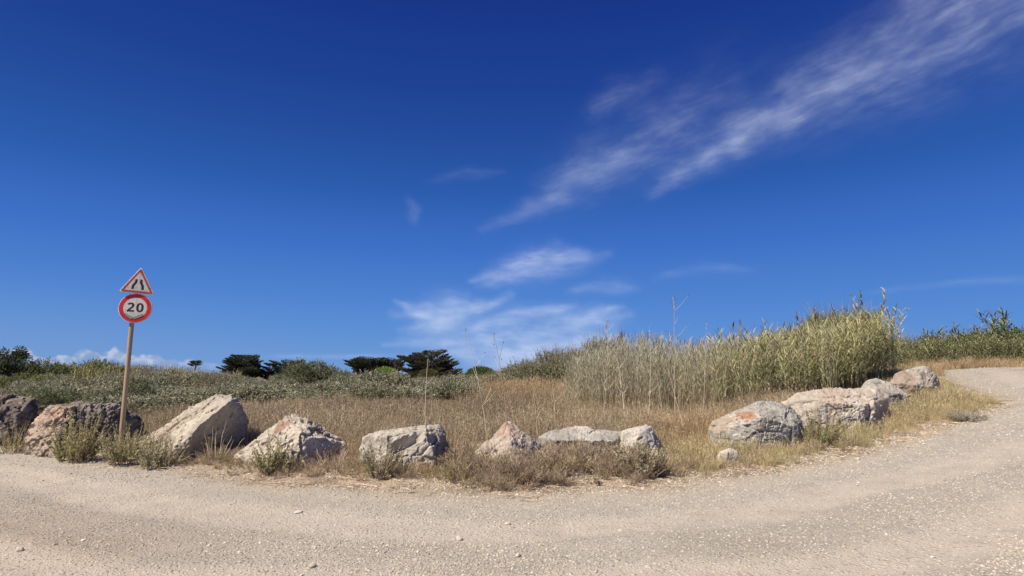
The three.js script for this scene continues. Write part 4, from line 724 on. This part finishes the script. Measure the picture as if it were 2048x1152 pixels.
const kinds = {
  silver: [0, 1, 2, 3].map((k) => shrubGeo(800 + k, { n: 620, m: 6, len: .075, sprig: .17, cols: SILV })),
  grey: [0, 1].map((k) => shrubGeo(810 + k, { n: 560, m: 6, len: .07, sprig: .2, cols: [[.265, .25, .175], [.22, .21, .145], [.315, .295, .21], [.19, .18, .125]], bare: .4, asp: .18 })),
  dark: [0, 1].map((k) => shrubGeo(820 + k, { n: 760, m: 6, len: .06, sprig: .16, cols: [[.17, .20, .11], [.13, .155, .085], [.21, .235, .135], [.10, .12, .07]] })),
  green: [0, 1].map((k) => shrubGeo(830 + k, { n: 680, m: 6, len: .075, sprig: .18, cols: [[.15, .19, .065], [.12, .155, .055], [.19, .225, .09], [.22, .23, .11]] })),
  tawny: [0, 1].map((k) => shrubGeo(840 + k, { n: 420, m: 5, len: .07, sprig: .22, cols: [[.40, .30, .19], [.33, .245, .16], [.46, .36, .23]], bare: .7, asp: .12 })),
  tamarisk: [0, 1].map((k) => shrubGeo(850 + k, { n: 900, m: 6, len: .065, sprig: .22, cols: [[.24, .25, .15], [.20, .215, .12], [.29, .285, .18], [.17, .185, .105]], asp: .14, bare: .35 })),
};
const SR = rng(55);
function shrub(kind, px, t, w, h, label, group, name) {
  const set = kinds[kind], m = new THREE.Mesh(set[Math.floor(SR() * set.length)], leafMat), p = spot(px, t);
  m.position.set(p.x, p.y - .05, p.z); m.rotation.y = SR() * 6.28; m.scale.set(w / 1.7, h / 1.12, w / 1.7); tag(add(m, name ?? 'shrub'), label, 'shrub', group); return m;
}
{
  const placed = [];
  const KIND = { green: 'mid green', dark: 'dark grey-green', grey: 'twiggy grey-brown', silver: 'silvery grey-green' };
  const where = (kind, px, t) => {
    const b = px < 60 ? 'boulder at the left edge' : px < 240 ? 'boulder left of the sign post' : px < 500 ? 'tilted slab boulder' : px < 705 ? 'cream peaked boulder' : px < 905 ? 'cracked boulder' : 'pyramid-shaped boulder', row = t < beltAt(px) + 6 ? 'in the front scrub' : t < beltAt(px) + 25 ? 'in the middle scrub' : 'in the far scrub';
    return [`${KIND[kind]} shrub ${row} behind the ${b}`, `${KIND[kind]} shrubs ${row} behind the ${b}`];
  };
  for (let px = 300; px < 945; px += 27) for (let q = 0; q < 2; q++) {
    const x = px + (SR() - .5) * 26, t = beltAt(x) + q * 5 + SR() * 4, p = spot(x, t), w = lerp(1.7, 2.6, SR());
    placed.push([p.x, p.z, w * .8]);
    shrub('silver', x, t, w, lerp(.6, 1.15, SR()), ...where('silver', x, t), 'saltbush_shrub');
  }
  const bands = [[0, 3, 54], [3, 8, 70], [8, 18, 70], [18, 34, 62], [34, 60, 48], [60, 100, 44]];
  for (const [a, b, n] of bands) for (let k = 0; k < n; k++) {
    const px = lerp(-160, 1060, SR()), t = beltAt(px) + lerp(a, b, SR()) + 5 * (fbm2(px * .012, 4, 2) - .4), p = spot(px, t), w = lerp(1.2, 3.0, SR()) * (1 + t * .004);
    if (placed.some((q) => Math.hypot(q[0] - p.x, q[1] - p.z) < (q[2] + w) * .30)) continue;
    placed.push([p.x, p.z, w]);
    const n2 = fbm2(p.x * .12 + 4, p.z * .12, 2) + (SR() - .5) * .3, front = a < 3;
    const kind = n2 > .70 ? 'green' : n2 > .62 ? 'dark' : n2 < .30 ? 'grey' : 'silver', h = lerp(.65, 1.5, SR()) * (front ? .8 : 1) * (t > 50 ? 1.2 : 1) * (px < 280 && t < 30 ? 1.0 : 1);
    const L = where(kind, px, t);
    shrub(kind, px, t, w, h, L[0], L[1], kind === 'silver' ? 'saltbush_shrub' : 'shrub');
  }
  for (const [px, t, w, h] of [[520, 22.5, 1.3, .7], [560, 20.64, 1.2, .6], [600, 21.93, 1.4, .6], [760, 24.509999999999998, 1.8, .6], [830, 24.94, 1.6, .55], [690, 23.22, 1.5, .6], [395, 20.5, 1.3, .6], [1040, 43, 2, .7]]) shrub('tawny', px, t, w, h, 'low tawny dead shrub at the front edge of the silvery scrub', 'tawny dead shrubs');
  shrub('dark', 622, 38, 3.8, 2.15, 'large dark rounded bush rising over the scrub right of the small pine');
  shrub('dark', 655, 40, 3.0, 1.95, 'right-hand shoulder bush of the large dark rounded bush');
  shrub('dark', 690, 46, 1.8, 1.75, 'smaller dark green bush at the right end of the dark bushes');
  shrub('green', 592, 44, 2.6, 1.75, 'dark green bush under the small pine');
  shrub('green', 190, 55, 4.6, 2.3, 'rounded green mound bush on the horizon left of the sign post');
  shrub('green', 225, 56, 3.4, 2.0, 'right flank of green bushes beside the mound on the horizon');
  shrub('green', 120, 48, 3.6, 1.9, 'low green bush between the dark left tree and the horizon mound');
  shrub('green', 75, 46, 3.8, 2.2, 'green bush at the foot of the dark left tree');
  shrub('grey', 290, 58, 3, 2.0, 'greyish bush on the horizon right of the sign post');
  shrub('tamarisk', 350, 60, 4, 1.9, 'wispy olive bush on the horizon left of the small flat tree');
  shrub('tamarisk', 420, 62, 3.6, 1.8, 'wispy olive bush on the horizon right of the small flat tree');
  // bushes left of the reeds
  shrub('grey', 1005, 44, 2.8, 1.6, 'low grey bush at the left end of the bushes beside the reeds');
  shrub('silver', 1035, 43, 3.4, 1.95, 'silvery bush second from the left beside the reeds');
  shrub('tamarisk', 1072, 36, 2.8, 2.0, 'olive feathery bush in the middle of the bushes left of the reeds');
  shrub('tamarisk', 1118, 33, 3.2, 2.3, 'tallest olive feathery bush left of the reeds');
  shrub('tamarisk', 1150, 30, 2.8, 2.3, 'olive feathery bush touching the left end of the reeds');
  shrub('dark', 1100, 32, 2.2, 1.3, 'dark low bush under the feathery bushes left of the reeds');
  shrub('tamarisk', 1212, 29, 3.4, 2.65, 'dark feathery bush showing behind the left part of the reeds');
  shrub('tamarisk', 1680, 27, 4.0, 2.85, 'grey-green bush rising behind the green reeds');
  shrub('tamarisk', 1812, 26.5, 2.2, 1.45, 'feathery bush just right of the reed bed');
  shrub('green', 1985, 34, 4, 2.1, 'dark green bush behind the canes on the right');
  shrub('green', 2040, 33, 4, 2.1, 'dark green bush behind the canes at the right edge');
  shrub('dark', 1950, 35, 3.6, 2.0, 'dark bush behind the canes left of the tall cane clump');
}
// tall yellowish grass on the left horizon
{
  const V = [0, 1, 2].map((k) => reed(680 + k, 1.7, 12, .5, .016, [[.36, .34, .17], [.42, .39, .21], [.30, .29, .14]], [.40, .36, .22], { from: .15, up: 1.6, droop: .4, lean: .1 })), R = rng(66), P = [];
  for (let i = 0; i < 900; i++) { const px = lerp(140, 480, R()), t = lerp(44, 64, R()); if (fbm2(px * .02, t * .1, 2) < .42) continue; const p = spot(px, t); P.push({ x: p.x, y: p.y - .02, z: p.z, ry: R() * 6.28, s: .75 + .45 * R(), tx: 0, tz: 0, c: mul3([1, 1, 1], .75 + .4 * R()) }); }
  stuff('tall_field_grass', 'grass_stem', 'tall yellow-green grass on the left horizon', 'grass', V, leafMat, P);
}

// ───────────────────────── trees on the horizon ─────────────────────────
const bark = [.13, .10, .075];
function limbs(seed, trunkH, r, tips) { const R = rng(seed), b = new GB(); b.stem([[0, -.3, 0], [.1 * (R() - .5), trunkH * .5, .1 * (R() - .5)], [0, trunkH, 0]], [r, r * .85, r * .6], bark, 7); for (const e of tips) b.stem([[0, trunkH * (.45 + .5 * R()), 0], [e[0] * .5, lerp(trunkH, e[1], .45), e[2] * .5], e], [r * .42, r * .28, r * .08], bark, 5); return b.geo(); }
function cypress(seed, o) {
  const R = rng(seed), b = new GB(), tips = [], dark = [[.055, .066, .040], [.075, .085, .050], [.040, .050, .031], [.105, .110, .066]];
  for (const [x, y, z, rx, ry, rise, brown] of o.pads) {
    tips.push([x, y - ry * .2, z]);
    const n = Math.floor(1.7 * o.dens * rx * rx);
    for (let k = 0; k < n; k++) {
      const a = R() * 6.28, r = Math.sqrt(R()), dx = Math.cos(a) * r, dz = Math.sin(a) * r, px = x + dx * rx, pz = z + dz * rx, out = unit(px + .01, 0, pz), py = y + rise * (dx * out[0] + dz * out[2]) * rx + (R() - .5) * ry * (1.1 - r * .8);
      const w = unit(out[0] * (.8 + R()) + (R() - .5) * .9, .25 + .5 * R(), out[2] * (.8 + R()) + (R() - .5) * .9), c = mul3(brown && R() < brown ? [.16, .11, .075] : dark[Math.floor(R() * 4)], .8 + .5 * R());
      b.leaf([px, py, pz], w, across(w, R), .42 * (.6 + .8 * R()), .075, c);
    }
  }
  const G = new THREE.Group(), T = new THREE.Mesh(limbs(seed + 1, o.trunk, o.r ?? .22, tips), woodMat), C = new THREE.Mesh(b.geo(), leafMat); T.name = 'trunk'; C.name = 'crown'; G.add(T, C); return G;
}
function layered(seed, W, H, base, layers, o = {}) { const R = rng(seed), P = []; for (let k = 0; k < layers; k++) { const s = k / (layers - 1), y = lerp(base, H * .95, s), w = W * .5 * (o.shape ? o.shape(s) : Math.sqrt(1 - (s * .9) ** 2)), n = Math.max(2, Math.round(6 * w / (W * .5))); for (let j = 0; j < n; j++) { const a = j / n * 6.28 + R() * 1.2, r = w * (.35 + .6 * R()); P.push([Math.cos(a) * r, y + (R() - .5) * H * .09, Math.sin(a) * r, W * (.15 + .09 * R()), H * .08, .3 + .3 * R(), o.brown ?? 0]); } } return P; }
function tree(G, px, t, label, name, turn = 0) { const p = spot(px, t); G.position.copy(p); G.rotation.y = turn; tag(add(G, name), label, 'tree'); }
tree(cypress(900, { pads: layered(900, 8.2, 5.4, .9, 8), trunk: 3.6, dens: 130 }), 484, 128, 'broad dark cypress with a rounded crown, leftmost large tree on the horizon', 'cypress_tree');
tree(cypress(902, { pads: layered(902, 5.2, 3.7, .8, 5), trunk: 2.4, dens: 130 }), 541, 132, 'low dark cypress just right of the broad rounded one', 'cypress_tree');
tree(cypress(904, { pads: layered(904, 7.0, 4.2, .8, 5, { shape: (s) => .55 + .45 * s }), trunk: 2.9, dens: 120 }), 578, 134, 'ragged flat-topped cypress behind the small round pine', 'cypress_tree');
tree(cypress(906, { pads: layered(906, 3.4, 4.4, 3.4, 3), trunk: 3.6, dens: 130, r: .14 }), 389, 150, 'small lone flat-topped tree right of the sign post', 'cypress_tree');
tree(cypress(908, { pads: layered(908, 8.6, 4.8, .9, 7, { shape: (s) => .62 + .5 * Math.sin(s * 2.6) * .7 }), trunk: 3.2, dens: 130 }), 737, 128, 'dark spreading cypress left of the bright green bush', 'cypress_tree');
tree(cypress(910, { pads: layered(910, 6.0, 4.6, 2.4, 4, { shape: (s) => .5 + .5 * s }), trunk: 3.4, dens: 110, r: .16 }), 788, 132, 'thin cypress with gaps in its crown between the two spreading cypresses', 'cypress_tree');
tree(cypress(912, { pads: layered(912, 11.5, 5.6, .8, 8, { shape: (s) => .9 - .2 * s + .15 * Math.sin(s * 3.1), brown: .25 }), trunk: 3.6, dens: 110, r: .26 }), 858, 124, 'widest cypress with brownish foliage, right of the bright green bush', 'cypress_tree');
tree(cypress(914, { pads: layered(914, 3.6, 2.6, .6, 4), trunk: 1.6, dens: 120, r: .12 }), 908, 128, 'small dark cypress at the right foot of the widest cypress', 'cypress_tree');
function pine(seed, W, H, base, cols, n) {
  const R = rng(seed), b = new GB(), tips = [];
  for (let k = 0; k < 14; k++) { const a = R() * 6.28, r = W * .42 * Math.sqrt(R()); tips.push([Math.cos(a) * r, lerp(base, H, .45), Math.sin(a) * r]); }
  for (let k = 0; k < n; k++) { const a = R() * 6.28, q = R(), lump = .86 + .3 * fbm2(Math.cos(a) * 2 + 5, Math.sin(a) * 2 + q * 3, 2), r = W * .5 * Math.sqrt(q) * lump, y = base + (H - base) * Math.sqrt(Math.max(0, 1 - q * .92)) * (.72 + .33 * R()) * lump, w = unit((R() - .5) * 1.4 + Math.cos(a) * .6, .6 + R(), (R() - .5) * 1.4 + Math.sin(a) * .6), c = mul3(cols[Math.floor(R() * cols.length)], .7 + .6 * R()); for (let j = 0; j < 3; j++) { const w2 = unit(w[0] + (R() - .5), w[1] + (R() - .5) * .6, w[2] + (R() - .5)); b.leaf([Math.cos(a) * r, y, Math.sin(a) * r], w2, across(w2, R), .24 * (.7 + .6 * R()), .05, c); } }
  const G = new THREE.Group(), T = new THREE.Mesh(limbs(seed + 1, base * 1.1 + .3, .13, tips), woodMat), C = new THREE.Mesh(b.geo(), leafMat); T.name = 'trunk'; C.name = 'crown'; G.add(T, C); return G;
}
const lime = [[.13, .19, .045], [.17, .23, .06], [.10, .145, .04], [.21, .26, .08]];
tree(pine(930, 5.0, 3.2, .1, lime.map((c) => mul3(c, .8)), 2600), 608, 105, 'small round-topped green pine beside the ragged cypress', 'pine_tree');
tree(pine(932, 5.4, 2.7, .1, lime.map((c) => mul3(c, 1.7)), 3000), 772, 100, 'bright green rounded bush-like pine between the dark cypresses', 'pine_tree');
tree(pine(934, 4.2, 2.5, .1, [[.12, .13, .055], [.15, .155, .07], [.19, .16, .09]], 2200), 858, 102, 'olive round pine in front of the widest cypress', 'pine_tree');
tree(pine(936, 6.2, 2.7, .1, lime.map((c) => mul3(c, .85)), 2600), 962, 112, 'low domed green pine left of the bushes by the reeds', 'pine_tree');
// dark broadleaf tree at the left edge
{
  const R = rng(940), b = new GB(), tips = [], lobes = [];
  for (let k = 0; k < 22; k++) { const a = R() * 6.28, r = 2.3 * Math.sqrt(R()), y = .9 + (1 - r / 3) * 2.9 * R() + .3; lobes.push([Math.cos(a) * r, y, Math.sin(a) * r, .4 + .45 * R()]); tips.push([Math.cos(a) * r * .8, y, Math.sin(a) * r * .8]); }
  for (let k = 0; k < 4200; k++) { const L = lobes[Math.floor(R() * 22)], d = randDir(R), q = L[3] * R() ** .45, c = mul3([[.060, .082, .040], [.045, .063, .032], [.085, .105, .052], [.035, .048, .027]][Math.floor(R() * 4)], .8 + .5 * R()); for (let j = 0; j < 2; j++) { const w = randDir(R); b.leaf([L[0] + d[0] * q, L[1] + d[1] * q, L[2] + d[2] * q], w, across(w, R), .13 + .08 * R(), .032, c); } }
  const G = new THREE.Group(), T = new THREE.Mesh(limbs(941, 1.6, .14, tips), woodMat), C = new THREE.Mesh(b.geo(), leafMat); T.name = 'trunk'; C.name = 'crown'; G.add(T, C);
  G.scale.set(1.25, 1.3, 1.25); tree(G, -42, 44, 'dark green broadleaf tree cut off by the left edge of the photo', 'broadleaf_tree');
}

renderer.render(scene, camera);
